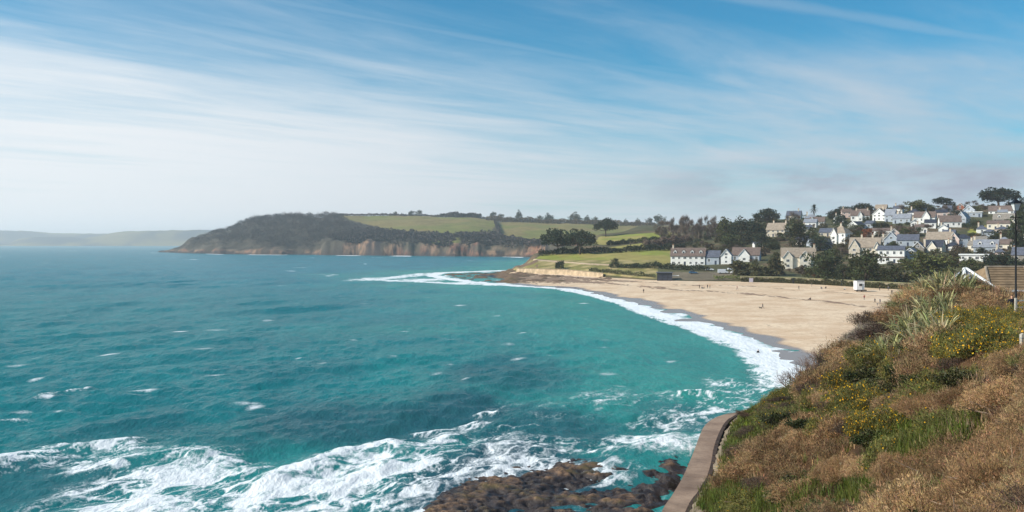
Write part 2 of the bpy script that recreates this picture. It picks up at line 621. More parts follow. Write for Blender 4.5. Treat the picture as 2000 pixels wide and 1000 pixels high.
HEAD = [
    (296, 1950, [(0, z(-3)), (1500, z(-3))]),
    (318, 1889, [(0, z(-2)), (15, z(2)), (40, z(4)), (120, z(0)), (240, z(-3)), (1500, z(-3))]),
    (345, 1800, [(0, z(-2)), (20, 487), (60, 485), (160, 484), (420, z(-3)), (1500, z(-3))]),
    (376, 1700, [(0, z(-2)), (15, 489), (80, 474), (200, 464), (350, z(20)), (650, z(-3)), (1500, z(-3))]),
    (430, 1590, [(0, z(-2)), (15, 488), (100, 470), (260, 452), (400, 453), (800, z(0)), (1500, z(-3))]),
    (500, 1530, [(0, z(-2)), (14, 487), (120, 466), (300, 436), (450, 431), (900, z(20)), (1500, z(-3))]),
    (560, 1500, [(0, z(-2)), (14, 488), (150, 458), (320, 431), (480, 426), (1000, z(40)), (1500, z(10))]),
    (615, 1480, [(0, z(-2)), (13, 486), (140, 457), (320, 432), (480, 425), (1000, z(50)), (1500, z(30))]),
    (640, 1465, [(0, z(-2)), (12, 471), (120, 462), (300, 440), (450, 425), (600, 421), (1200, z(80)), (1500, z(70))]),
    (720, 1420, [(0, z(-2)), (12, 474), (100, 465), (250, 447), (400, 433), (600, 421), (1200, z(80)), (1500, z(70))]),
    (800, 1360, [(0, z(-2)), (12, 475), (60, 466), (150, 456), (400, 434), (600, 421), (1200, z(80)), (1500, z(70))]),
    (900, 1310, [(0, z(-2)), (12, 480), (50, 470), (160, 457), (420, 435), (620, 424), (1200, z(80)), (1500, z(70))]),
    (1000, 1259, [(0, z(-2)), (12, 477), (60, 472), (200, 462), (500, 438), (700, 431), (1200, z(75)), (1500, z(70))]),
    (1100, 1200, [(0, z(-2)), (12, 478), (60, 474), (200, 464), (500, 442), (750, 435), (1200, z(70)), (1500, z(70))]),
    (1200, 1200, [(0, z(-2)), (12, 478), (60, 474), (200, 464), (500, 445), (750, 438), (1200, z(65)), (1500, z(60))]),
    (1500, 1300, [(0, z(-2)), (12, 478), (60, 474), (200, 464), (500, 450), (750, 444), (1200, z(60)), (1500, z(50))]),
]
_head = cols(HEAD)


def head_z(px, Y):
    x = xw(np.asarray(px, float), np.asarray(Y, float))
    Y = np.asarray(Y, float)
    b = np.interp(px, [r[0] for r in HEAD], [r[1] for r in HEAD])
    fins = (fbm(x / 22, Y / 60, 4, 41) - 0.5) * 30 + (fbm(x / 70, Y / 80, 2, 77) - 0.5) * 70
    t = Y - b
    # push the cliff line in and out
    zc = _head(px, b + np.clip(t + fins * sstep(t, -30, 2) * (1 - sstep(t, 40, 120)), 0, 1500))
    zc = zc + (fbm(x / 26, Y / 50, 4, 10) - 0.5) * 13 * sstep(t, 5, 14) * (1 - sstep(t, 50, 130)) * sstep(zc, 6, 14)
    return zc + (fbm(x / 40, Y / 40, 3, 9) - 0.5) * 5 * sstep(t, 30, 120)


def on_head(px, py):
    b = float(np.interp(px, [r[0] for r in HEAD], [r[1] for r in HEAD]))
    return hit(px, py, head_z, b + 5, b + 800, 4.0)


def polar_sheet(name, f, pxs, ys_of, colf, mat, label):
    PX = np.repeat(np.asarray(pxs, float)[:, None], len(ys_of(pxs[0])), 1)
    Y = np.stack([ys_of(p) for p in pxs])
    Z = f(PX, Y)
    X = xw(PX, Y)
    V = np.stack([X, Y, Z], -1).reshape(-1, 3)
    a, b = PX.shape
    i = np.arange(a * b).reshape(a, b)
    F = np.stack([i[:-1, :-1], i[1:, :-1], i[1:, 1:], i[:-1, 1:]], -1).reshape(-1, 4)
    col = colf(PX, Y, Z).reshape(-1, 3)
    o = link(name, mesh_data(name, V, F, [mat], col=col, smooth=True))
    tag(o, label, kind='structure')
    return o


def lerp(a, b, t):
    return np.asarray(a)[..., :3] * (1 - t[..., None]) + np.asarray(b)[..., :3] * t[..., None]


def inpoly(px, py, poly):
    inside = np.zeros(np.shape(px), bool)
    n = len(poly)
    for i in range(n):
        x0, y0 = poly[i]
        x1, y1 = poly[(i + 1) % n]
        c = (y0 > py) != (y1 > py)
        with np.errstate(divide='ignore', invalid='ignore'):
            xx = (x1 - x0) * (py - y0) / (y1 - y0) + x0
        inside ^= c & (px < xx)
    return inside


FIELD = np.array(srgb(126, 112, 66)[:3])
FIELD2 = np.array(srgb(112, 112, 54)[:3])
SCRUB = np.array(srgb(78, 72, 60)[:3])
EARTH = np.array(srgb(104, 88, 66)[:3])


def head_col(PX, Y, Z):
    b = np.interp(PX, [r[0] for r in HEAD], [r[1] for r in HEAD])
    t = Y - b
    py = HZN + (EYE - Z) / Y * FPX
    X = xw(PX, Y)
    n = fbm(X / 30, Y / 30, 4, 3)
    n2 = fbm(X / 13 + Z / 15, Z / 7 + Y / 50, 5, 13)
    rock = lerp(srgb(46, 43, 44), srgb(138, 110, 88), sstep(n2, 0.36, 0.66))
    rock = lerp(rock, srgb(140, 92, 72), sstep(fbm(X / 30, Z / 14, 3, 29), 0.54, 0.68) * 0.5)
    scrub = lerp(SCRUB * 0.6, SCRUB * 1.1, sstep(n, 0.35, 0.65))
    c = lerp(rock, scrub, sstep(t, 16, 34))
    veg = sstep(fbm(X / 38, Y / 30 + Z / 25, 4, 61), 0.44, 0.54) * sstep(Z, 3, 12)
    c = lerp(c, scrub, veg)
    # the wooded west end has mostly scrub-covered cliff
    west = sstep(PX, 630, 590) * sstep(Z, 6, 16)
    c = lerp(c, scrub, west)
    f1 = inpoly(PX, py, [(652, 415), (662, 424), (715, 438), (760, 448), (820, 455), (900, 459), (958, 455), (970, 436), (966, 428), (960, 400), (650, 400)])
    f2 = inpoly(PX, py, [(975, 434), (978, 454), (1000, 470), (1060, 473), (1500, 474), (1500, 437)])
    f3 = inpoly(PX, py, [(838, 464), (900, 464), (898, 474), (842, 476)])
    fm = (f1 | f2) & (t > 60)
    fieldc = lerp(FIELD, FIELD2, sstep(fbm(X / 60, Y / 90, 3, 71), 0.4, 0.65))
    c = np.where(fm[..., None], fieldc, c)
    c = np.where((f3 & (t > 20))[..., None], FIELD2 * 0.8, c)
    wet = sstep(Z, 4.5, 1.5)
    c = lerp(c, srgb(58, 52, 50), wet)
    return c


hp = np.concatenate([np.arange(296, 1120, 2.2), np.arange(1120, 1500, 8)])
ht = np.concatenate([np.linspace(-40, 0, 5), np.linspace(1, 60, 26), np.linspace(64, 300, 40), np.linspace(310, 800, 50), np.linspace(830, 1500, 15)])
M['head'] = col_mat('headland_ground', 0.9, ((0.02, 0.2), (0.15, 0.3), (0.6, 0.2)), 1.6, 0.2)
polar_sheet('headland', head_z, hp, lambda p: np.interp(p, [r[0] for r in HEAD], [r[1] for r in HEAD]) + ht, head_col, M['head'],
            'long wooded headland with fields above rusty sea cliffs across the bay')

GRASS1 = np.array(srgb(132, 136, 60)[:3])
GRASS2 = np.array(srgb(150, 138, 78)[:3])
GARDEN = np.array(srgb(84, 84, 56)[:3])


def town_col(PX, Y, Z):
    py = HZN + (EYE - Z) / Y * FPX
    X = xw(PX, Y)
    n = fbm(X / 14, Y / 14, 4, 23)
    c = lerp(GARDEN * 0.75, lerp(GARDEN, EARTH, sstep(fbm(X / 25, Y / 25, 2, 8), 0.4, 0.6)), sstep(n, 0.3, 0.7))
    f = inpoly(PX, py, [(1046, 505), (1060, 497), (1330, 486), (1345, 520), (1240, 520), (1120, 512)])
    f |= inpoly(PX, py, [(1160, 478), (1170, 462), (1310, 452), (1332, 462), (1300, 466), (1180, 478)])
    f |= inpoly(PX, py, [(1190, 483), (1260, 474), (1290, 473), (1260, 484), (1195, 486)])
    f |= inpoly(PX, py, [(1895, 444), (1925, 440), (1925, 455), (1890, 455)])
    c = np.where(f[..., None], lerp(GRASS1, GRASS2, sstep(fbm(X / 18, Y / 40, 3, 33), 0.35, 0.65)), c)
    t = Y - back_y(PX)
    bank = ((PX < 1285) & (t > 2) & (py > 508))
    c = np.where(bank[..., None], lerp(np.array(srgb(122, 116, 66)[:3]), np.array(srgb(166, 148, 104)[:3]), sstep(fbm(X / 6, Y / 6, 3, 44), 0.4, 0.7)), c)
    # footpath along the point
    pth = np.interp(PX, [1040, 1060, 1100, 1150, 1200, 1260], [507, 508.5, 512, 515.5, 518, 520])
    c = np.where(((np.abs(py - pth) < 1.5) & (PX > 1040) & (PX < 1200))[..., None], np.array(srgb(188, 164, 134)[:3]), c)
    # parking ground behind the beach
    lot = inpoly(PX, py, [(1312, 548), (1312, 531), (1440, 531), (1452, 541), (1430, 546)])
    c = np.where(lot[..., None], np.array(srgb(112, 102, 84)[:3]), c)
    # bare rock where the point meets the sea
    c = np.where(((PX < 1052) & (t > 2) & (fbm(X / 7, Y / 9, 3, 90) > 0.5))[..., None], np.array(srgb(108, 88, 70)[:3]), c)
    return c


tp = np.concatenate([np.arange(986, 1400, 3), np.arange(1400, 2060, 4), np.arange(2080, 2600, 30)])
tt = np.concatenate([[-0.3, 0, 1.5, 3, 4], np.linspace(6, 120, 60), np.linspace(123, 480, 110), np.linspace(500, 1100, 30)])
M['town'] = col_mat('hillside_ground', 0.9, ((0.08, 0.22), (0.7, 0.22)), 0.3, 0.8)
polar_sheet('hillside', town_z, tp, lambda p: float(back_y(p)) + tt, town_col, M['town'], 'green hillside rising behind the beach')

# ------------------------------------------------------------------ far shore
M['far'] = col_mat('far_hills_ground', 0.9, ((0.004, 0.3), (0.02, 0.25)))


def far_ridge(name, prof, Y0, depth, label):
    pxs = np.arange(-420, 720, 4.0)
    top = np.interp(pxs, [p[0] for p in prof], [p[1] for p in prof])
    rows = np.array([0, 0.03, 0.08, 0.2, 0.4, 0.65, 0.85, 1.0, 1.3, 1.8])
    hgt = np.array([-0.02, 0.10, 0.22, 0.42, 0.68, 0.88, 0.97, 1.0, 0.9, 0.4])
    PX, R = np.meshgrid(pxs, rows, indexing='ij')
    Y = Y0 + R * depth
    Zt = np.maximum((zz(top, Y0 + depth)), 2)[:, None]
    X = xw(PX, Y)
    Z = Zt * hgt[None, :] * (0.9 + 0.2 * fbm(X / 260, Y / 260, 4, 6)) / 1.0
    Z[:, 7] = Zt[:, 0] + (fbm(X[:, 7] / 60, Y[:, 7] / 60, 2, 7) - 0.5) * 10
    Z[:, 0] = -2
    V = np.stack([X, Y, Z], -1).reshape(-1, 3)
    a, b = PX.shape
    i = np.arange(a * b).reshape(a, b)
    F = np.stack([i[:-1, :-1], i[1:, :-1], i[1:, 1:], i[:-1, 1:]], -1).reshape(-1, 4)
    n = fbm(X / 300, Y / 300, 4, 91)
    c = lerp(SCRUB * 0.7, FIELD * 0.9, sstep(n, 0.42, 0.6)).reshape(-1, 3)
    tag(link(name, mesh_data(name, V, F, [M['far']], col=c, smooth=True)), label, kind='structure')


far_ridge('far_hills', [(-420, 458), (-150, 460), (-60, 468), (10, 476), (20, 474), (37, 466.5), (70, 462.5), (140, 462.5), (162, 465), (187, 461), (217, 455), (257, 452), (295, 450), (400, 449), (720, 449)],
          6400, 700, 'hazy low hills across the water behind the headland')
far_ridge('distant_hills', [(-420, 446), (0, 450), (62, 451), (100, 455), (175, 456), (260, 457), (720, 458)], 7700, 600, 'faintest range of hills on the sea horizon')

# ------------------------------------------------------------------ beach
GX, GY = np.meshgrid(np.arange(-70, 190, 1.6), np.arange(104, 585, 1.6), indexing='ij')
ds, side = seg_dist(GX, GY, SHORE_FULL)
land = side < 0          # shoreline runs towards the viewer; the land lies to its left-hand (+x) side
land = np.where(True, side, side)
# decide the land side from a point known to lie on the sand
_, s_ref = seg_dist(np.array([70.0]), np.array([250.0]), SHORE_FULL)
sd = np.where(side == s_ref[0], ds, -ds)
PXG = GX / GY * FPX + 1000
db = np.clip(back_y(PXG) - GY, 0, None)
tb = np.clip(sd, 0, None) / (np.clip(sd, 0, None) + db + 0.01)
ZB = np.where(sd >= 0, 2.35 * np.power(tb, 0.62) * (1 - np.exp(-np.clip(sd, 0, None) / 9)), 0.07 * sd)
ZB += (fbm(GX / 7, GY / 7, 4, 2) - 0.5) * 0.16 * sstep(sd, 4, 25)
ZB = np.maximum(ZB - 4 * sstep(PXG, 1004, 962) * (GY > 425), -2.5)
near_slope = sstep(GY, 150, 118)
V = np.stack([GX, GY, ZB], -1).reshape(-1, 3)
i = np.arange(GX.size).reshape(GX.shape)
F = np.stack([i[:-1, :-1], i[1:, :-1], i[1:, 1:], i[:-1, 1:]], -1)
keep = (sd[:-1, :-1] > -40) & (GY[:-1, :-1] < back_y(PXG[:-1, :-1]) + 3.2)
F = F[keep]
m, t = new_mat('beach_sand')
pos = t.n('ShaderNodeNewGeometry').outputs['Position']
wet_a = t.n('ShaderNodeAttribute', attribute_name='wet').outputs['Fac']
weed_a = t.n('ShaderNodeAttribute', attribute_name='weed').outputs['Fac']
na = t.noise(pos, 0.09, 6, 0.66)
nb = t.noise(pos, 0.9, 6, 0.7)
sand = t.mix(t.step(na, 0.35, 0.65), srgb(204, 174, 142), srgb(225, 201, 171))
sand = t.mix(t.math('MULTIPLY', t.step(nb, 0.46, 0.72), 0.8), sand, srgb(182, 150, 118))
sand = t.mix(t.math('MULTIPLY', t.step(t.noise(pos, 0.28, 6, 0.7), 0.52, 0.7), 0.5), sand, srgb(186, 156, 124))
wetn = t.math('ADD', wet_a, t.math('MULTIPLY', t.math('SUBTRACT', na, 0.5), 0.5))
wetf = t.step(wetn, 0.25, 0.6)
sand = t.mix(wetf, sand, srgb(142, 124, 112))
ws = t.n('ShaderNodeMapping', {0: pos, 'Scale': (0.5, 0.12, 1.0), 'Rotation': (0, 0, math.radians(52))}).outputs[0]
nw = t.noise(ws, 0.8, 6, 0.68)
weedm = t.step(t.math('ADD', weed_a, t.math('MULTIPLY', t.math('SUBTRACT', nw, 0.5), 2.1)), 0.52, 0.72)
sand = t.mix(t.math('MULTIPLY', weedm, 0.75), sand, srgb(98, 72, 58))
rough = t.math('SUBTRACT', 0.92, t.math('MULTIPLY', wetf, 0.66))
bmp = t.math('ADD', nb, t.math('MULTIPLY', t.noise(pos, 4.0, 3), 0.4))
finish(t, sand, rough, t.math('MULTIPLY', bmp, t.math('SUBTRACT', 1.0, wetf)), 0.10, 0.35)
M['sand'] = m
wet = sstep(sd + (fbm(GX / 14, GY / 14, 3, 8) - 0.5) * 9, 15, 4)
# strand lines of weed: one along the high-water mark, one broad band towards the rocks at the far end
hw = np.abs(sd - 0.42 * (sd + db) + (fbm(GX / 25, GY / 25, 2, 19) - 0.5) * 14)
weed = 0.52 * sstep(hw, 9, 0)
hw2 = np.abs(sd - 0.68 * (sd + db) + (fbm(GX / 20, GY / 20, 2, 29) - 0.5) * 12)
weed += 0.48 * sstep(hw2, 6, 0)
weed += 0.62 * sstep(GY, 385, 440) * sstep(sd, 4, 14) * sstep(db, 6, 20)
weed += 0.16
M_beach = mesh_data('beach', V, F, [M['sand']], attrs={'wet': wet.ravel(), 'weed': weed.ravel()}, smooth=True)
tag(link('beach', M_beach), 'curved pale sandy beach', kind='structure')


def beach_z(x, y):
    d_, s_ = seg_dist(np.array([x]), np.array([y]), SHORE_FULL)
    s_ = d_ if s_[0] == s_ref[0] else -d_
    px = x / y * FPX + 1000
    b_ = max(0.0, float(back_y(px)) - y)
    s0 = max(0.0, float(s_[0]))
    tb_ = s0 / (s0 + b_ + 0.01)
    return 2.35 * tb_ ** 0.62 * (1 - math.exp(-s0 / 9)) if s_[0] > 0 else 0.07 * float(s_[0])


def on_beach(px, py):
    zc = 1.5
    for _ in range(12):
        p = ground(px, py, zc)
        zc = 0.5 * zc + 0.5 * beach_z(p[0], p[1])
    p = ground(px, py, zc)
    return np.array([p[0], p[1], beach_z(p[0], p[1])])


# ------------------------------------------------------------------ promenade on the sea wall
PZ = 2.9
P_OUT = [(1270, 1085), (1294, 1000), (1314, 968), (1334, 934), (1348, 903), (1360, 872), (1373, 839), (1384, 825), (1400, 815), (1422, 808), (1446, 803.5)]
P_IN = [(1318, 1085), (1342, 1000), (1364, 966), (1382, 934), (1389, 908), (1394, 880), (1402, 857), (1410, 840), (1421, 826), (1434, 818), (1450, 811.5)]
PO = [tuple(ground(a, b, PZ)[:2]) for a, b in P_OUT] + [(29.5, 96.0), (37.5, 107.0), (45.5, 119.0), (54.0, 133.0)]
PI = [tuple(ground(a, b, PZ)[:2]) for a, b in P_IN] + [(31.0, 94.8), (39.2, 106.0), (47.2, 118.0), (55.6, 132.0)]
PO = [(5.5, 30.0), (7.4, 38.0)] + PO
PI = [(7.3, 29.6), (9.0, 37.6)] + PI


def resample(pts, n):
    p = np.array(pts)
    # Catmull-Rom, then even spacing
    q = np.vstack([2 * p[0] - p[1], p, 2 * p[-1] - p[-2]])
    out = []
    for k in range(1, len(q) - 2):
        for s in np.linspace(0, 1, 12, endpoint=False):
            a, b, c, d = q[k - 1], q[k], q[k + 1], q[k + 2]
            out.append(0.5 * ((2 * b) + (c - a) * s + (2 * a - 5 * b + 4 * c - d) * s * s + (3 * b - a - 3 * c + d) * s ** 3))
    out.append(q[-2])
    out = np.array(out)
    L = np.concatenate([[0], np.cumsum(np.linalg.norm(np.diff(out, axis=0), axis=1))])
    s = np.linspace(0, L[-1], n)
    return np.stack([np.interp(s, L, out[:, 0]), np.interp(s, L, out[:, 1])], 1)


NS = 121
RO = resample(PO, NS)
RI = resample(PI, NS)

# ------------------------------------------------------------------ near slope (thin-plate surface through surveyed points)
CTRL = []


def cp(px, py, Y):
    CTRL.append((xw(px, Y), Y, zz(py, Y)))


for a in [(1400, 1000, 47), (1500, 1000, 35), (1600, 1000, 27), (1700, 1000, 21), (1800, 1000, 16), (1900, 1000, 12.5), (2000, 1000, 10), (2200, 1000, 7.5),
          (1430, 930, 56), (1500, 900, 49), (1600, 900, 37.5), (1700, 900, 29), (1800, 900, 22.5), (1900, 900, 17.5), (2000, 900, 14), (2200, 900, 10.5),
          (1440, 860, 71), (1500, 820, 74), (1600, 810, 56), (1700, 800, 42), (1800, 800, 32), (1900, 800, 24.5), (2000, 800, 19), (2250, 800, 13),
          (1500, 785, 90), (1545, 752, 101), (1600, 750, 80), (1610, 716, 112), (1640, 702, 116), (1700, 700, 70), (1800, 700, 48), (1900, 700, 36), (2000, 700, 28),
          (1680, 668, 105), (1720, 650, 97), (1760, 610, 92), (1800, 610, 76), (1900, 622, 57), (2000, 652, 47),
          (1768, 575, 96), (1800, 552, 92), (1840, 540, 86), (1895, 560, 80), (1945, 594, 75), (1990, 624, 60), (2150, 620, 55)]:
    cp(*a)
for k in range(8, NS, 9):
    CTRL.append((RI[k][0], RI[k][1], PZ + 0.1))
CTRL += [(x_, y_, z_) for x_, y_, z_ in [
    (48.5, 86, 13.4), (56, 88, 12.8), (51, 95, 11.6), (62, 84, 13.4), (47, 92, 12.6), (57, 136, 2.4), (62, 128, 5.5), (70, 135, 4), (52, 121, 6), (80, 130, 7), (60, 112, 10.5), (70, 112, 10.5), (90, 110, 12), (75, 95, 13.5), (100, 90, 14.5),
    (60, 70, 15.2), (100, 60, 16.5), (60, 40, 17.2), (30, 20, 17.8), (14, 4, 18.0), (0, -1, 18.2), (20, -20, 18.6), (60, 0, 18), (0, -20, 18), (2.5, 8, 15.5),
    (3.5, 15, 12.6), (5, 24, 8.0), (9, 30, 6.0), (-4, 4, 14.5), (-4, 12, 9), (-14, -20, 12), (-10, 0, 9.5), (0, 24, 5.0), (6, 44, 2.6), (7, 35, 3.5), (110, 135, 8), (110, 0, 18)]]
CTRL = np.array(CTRL)
# hollows added between the thickets to make their dark shade
PITS = [(1905, 702, 36, 2.0), (1925, 725, 33, 1.6), (1815, 752, 38, 1.5), (1535, 868, 53, 1.5), (1595, 875, 41, 1.2), (1800, 925, 20.5, 1.2), (1785, 945, 19.5, 0.9), (1898, 838, 22, 0.9), (1690, 905, 29, 1.1),
        (1880, 770, 27, 1.0), (1750, 790, 41, 1.2), (1640, 840, 46, 1.2), (1960, 760, 21, 0.8), (1860, 880, 19, 0.6), (1720, 742, 52, 1.5), (1660, 930, 29, 0.9), (1930, 900, 15, 0.5)]
PITS = [(xw(a, c), c, d) for a, b, c, d in PITS]


def tps_fit(P, zc, lam=0.35):
    n = len(P)
    d = np.linalg.norm(P[:, None] - P[None], axis=2)
    K = np.where(d > 0, d, 0) + 0.0
    K = d                                       # linear radial kernel: no overshoot
    A = np.zeros((n + 3, n + 3))
    A[:n, :n] = K - lam * np.eye(n)
    Q = np.hstack([np.ones((n, 1)), P])
    A[:n, n:] = Q
    A[n:, :n] = Q.T
    return np.linalg.solve(A, np.concatenate([zc, np.zeros(3)]))


_w = tps_fit(CTRL[:, :2], CTRL[:, 2])


def slope_z(x, y, rough=True):
    x = np.asarray(x, float)
    y = np.asarray(y, float)
    shp = x.shape
    P = np.stack([x.ravel(), y.ravel()], 1)
    out = np.zeros(len(P))
    for s in range(0, len(P), 20000):
        q = P[s:s + 20000]
        d = np.sqrt(((q[:, None] - CTRL[None, :, :2]) ** 2).sum(2) + 1.0)
        out[s:s + 20000] = d @ _w[:-3] + _w[-3] + q @ _w[-2:]
    out = out.reshape(shp)
    for a_, b_, r_ in PITS:
        out = out - 0.75 * r_ ** 0.5 * np.exp(-((x - a_) ** 2 + ((y - b_) / 1.4) ** 2) / r_ ** 2)
    if rough:
        out = out + (fbm(x / 5, y / 5, 3, 51) - 0.5) * 0.7 + (fbm(x / 1.2, y / 1.2, 2, 52) - 0.5) * 0.16
    return out


SXg = np.concatenate([np.arange(-14, 60, 0.5), np.arange(60, 112, 1.5)])
SYg = np.concatenate([np.arange(-20, 60, 0.5), np.arange(60, 138, 0.7)])
SX, SY = np.meshgrid(SXg, SYg, indexing='ij')
SZ = slope_z(SX, SY)
dI, sI = seg_dist(SX, SY, [tuple(p) for p in RI[::3]])
_, sref2 = seg_dist(np.array([40.0]), np.array([80.0]), [tuple(p) for p in RI[::3]])
sdI = np.where(sI == sref2[0], dI, -dI)      # + on the land side of the promenade
zone = (SY > 28)
SZ = np.where(zone, np.maximum(SZ, PZ - 0.35 + 0.0 * SZ), SZ)
SZ = np.where(zone & (sdI < 0.25), -2.0, SZ)
V = np.stack([SX, SY, SZ], -1).reshape(-1, 3)
i = np.arange(SX.size).reshape(SX.shape)
F = np.stack([i[:-1, :-1], i[1:, :-1], i[1:, 1:], i[:-1, 1:]], -1).reshape(-1, 4)


def slope_px(x, y, zc):
    return x / np.maximum(y, 0.5) * FPX + 1000, HZN + (EYE - zc) / np.maximum(y, 0.5) * FPX


n = fbm(SX / 3, SY / 3, 4, 81)
moss = np.array(srgb(122, 134, 40)[:3])
duff = np.array(srgb(84, 62, 42)[:3])
gm = sstep(sdI + (n - 0.5) * 10, 13, 7) * sstep(sdI, 0.8, 2.2) * sstep(SY, 66, 76)
sc_ = lerp(duff * 0.45, duff * 1.0, sstep(n, 0.35, 0.65))
sc_ = lerp(sc_, moss * 1.0, gm)
pe = sstep(sdI + (n - 0.5) * 1.2, 1.6, 0.6) * (SY > 30)
sc_ = lerp(sc_, np.array(srgb(134, 120, 102)[:3]), pe)
M['slope'] = col_mat('slope_ground', 0.95, ((0.6, 0.2), (4.0, 0.25)), 0.08, 5.0)
tag(link('near_slope', mesh_data('near_slope', V, F, [M['slope']], col=sc_.reshape(-1, 3), smooth=True)), 'steep overgrown slope in the foreground', kind='structure')

# the promenade: wall body, slabs, kerb stones
prom = empty('promenade_wall', (0, 0, 0))
tag(prom, 'curving brown concrete promenade on top of the sea wall at the foot of the slope', 'sea wall')
m, t = new_mat('weathered_concrete')
pos = t.n('ShaderNodeNewGeometry').outputs['Position']
na = t.noise(pos, 0.5, 5, 0.6)
nb = t.noise(pos, 5.0, 5, 0.7)
cc = t.mix(t.step(na, 0.3, 0.7), srgb(130, 108, 92), srgb(164, 140, 120))
cc = t.mix(t.math('MULTIPLY', t.step(nb, 0.45, 0.75), 0.55), cc, srgb(110, 88, 74))
cc = t.mix(t.math('MULTIPLY', t.step(t.noise(pos, 0.22, 4, 0.6), 0.45, 0.65), 0.6), cc, srgb(104, 86, 74))
finish(t, cc, 0.85, nb, 0.02, 0.3)
M['concrete'] = m
vv, ff = [], []
for k in range(NS):
    o_, i_ = RO[k], RI[k]
    vv += [(o_[0], o_[1], PZ - 0.16), (o_[0] - 0.35, o_[1] - 0.1, -2.4), (i_[0] + 0.3, i_[1], -2.4), (i_[0] + 0.3, i_[1], PZ - 0.16)]
for k in range(NS - 1):
    a = 4 * k
    b = a + 4
    for q in range(4):
        ff.append((a + q, a + (q + 1) % 4, b + (q + 1) % 4, b + q))
ff += [(0, 3, 2, 1), (4 * NS - 4, 4 * NS - 3, 4 * NS - 2, 4 * NS - 1)]
link('wall_face', MB().add(vv, ff).data('wall_face', M['concrete']), prom)
for k in range(0, NS - 3, 3):
    a = np.array([RO[k], RO[k + 1], RO[k + 2], RO[k + 3]])
    b = np.array([RI[k], RI[k + 1], RI[k + 2], RI[k + 3]])
    g = 0.03
    for arr in (a, b):
        d0 = (arr[1] - arr[0]); d0 = d0 / np.linalg.norm(d0)
        arr[0] = arr[0] + d0 * g
        d1 = (arr[2] - arr[3]); d1 = d1 / np.linalg.norm(d1)
        arr[3] = arr[3] + d1 * g
    dz_ = PZ + random.uniform(-0.008, 0.008)
    a2 = a + (a - b) * 0.04
    vs = [(p[0], p[1], dz_ - 0.15) for p in a2] + [(p[0], p[1], dz_ - 0.15) for p in b] + [(p[0], p[1], dz_) for p in a2] + [(p[0], p[1], dz_) for p in b]
    fs = []
    for q in range(3):
        fs += [(8 + q, 12 + q, 13 + q, 9 + q), (q, q + 1, 5 + q, 4 + q), (q, 8 + q, 9 + q, q + 1), (4 + q, 5 + q, 13 + q, 12 + q)]
    fs += [(0, 4, 12, 8), (3, 11, 15, 7)]
    MB().add(vs, fs).build('slab', M['concrete'], prom)
M['kerb'] = plain('dark_kerb_stone', srgb(70, 56, 48), 0.9, 0.25, 2.0, bump=0.02)
for k in range(2, NS - 2, 2):
    p0, p1 = RI[k], RI[min(k + 2, NS - 1)]
    d = (p1 - p0) / np.linalg.norm(p1 - p0)
    nrm = np.array([d[1], -d[0]])
    if nrm[0] < 0:
        nrm = -nrm
    h = PZ + 0.30 + random.uniform(-0.05, 0.05)
    q0, q1 = p0 + d * 0.02 + nrm * 0.01, p1 - d * 0.02 + nrm * 0.01
    wv = 0.30
    vs = []
    for zc in (PZ - 0.3, h):
        vs += [(q0[0], q0[1], zc), (q1[0], q1[1], zc), (q1[0] + nrm[0] * wv, q1[1] + nrm[1] * wv, zc), (q0[0] + nrm[0] * wv, q0[1] + nrm[1] * wv, zc)]
    MB().add(vs, [(0, 3, 2, 1), (4, 5, 6, 7), (0, 1, 5, 4), (1, 2, 6, 5), (2, 3, 7, 6), (3, 0, 4, 7)]).build('kerb_stone', M['kerb'], prom)

# ------------------------------------------------------------------ rock reefs
m, t = new_mat('weedy_rock')
pos = t.n('ShaderNodeNewGeometry').outputs['Position']
hgt = t.n('ShaderNodeSeparateXYZ', {0: pos}).outputs[2]
na = t.noise(pos, 0.35, 5, 0.6)
nb = t.noise(pos, 2.6, 6, 0.7)
nc = t.noise(pos, 9.0, 5, 0.7)
rk = t.mix(t.step(nb, 0.35, 0.65), srgb(76, 59, 47), srgb(136, 107, 80))
rk = t.mix(t.math('MULTIPLY', t.step(na, 0.48, 0.62), 0.8), rk, t.mix(t.step(nc, 0.4, 0.6), srgb(70, 64, 32), srgb(104, 90, 50)))
rk = t.mix(t.step(nc, 0.55, 0.75), rk, srgb(58, 44, 36))
rk = t.mix(t.step(hgt, 0.30, 0.05), rk, srgb(52, 44, 42))
finish(t, rk, t.math('SUBTRACT', 0.8, t.math('MULTIPLY', t.step(hgt, 0.5, 0.1), 0.4)), t.math('ADD', nb, t.math('MULTIPLY', nc, 0.5)), 0.12, 0.4)
M['rock'] = m


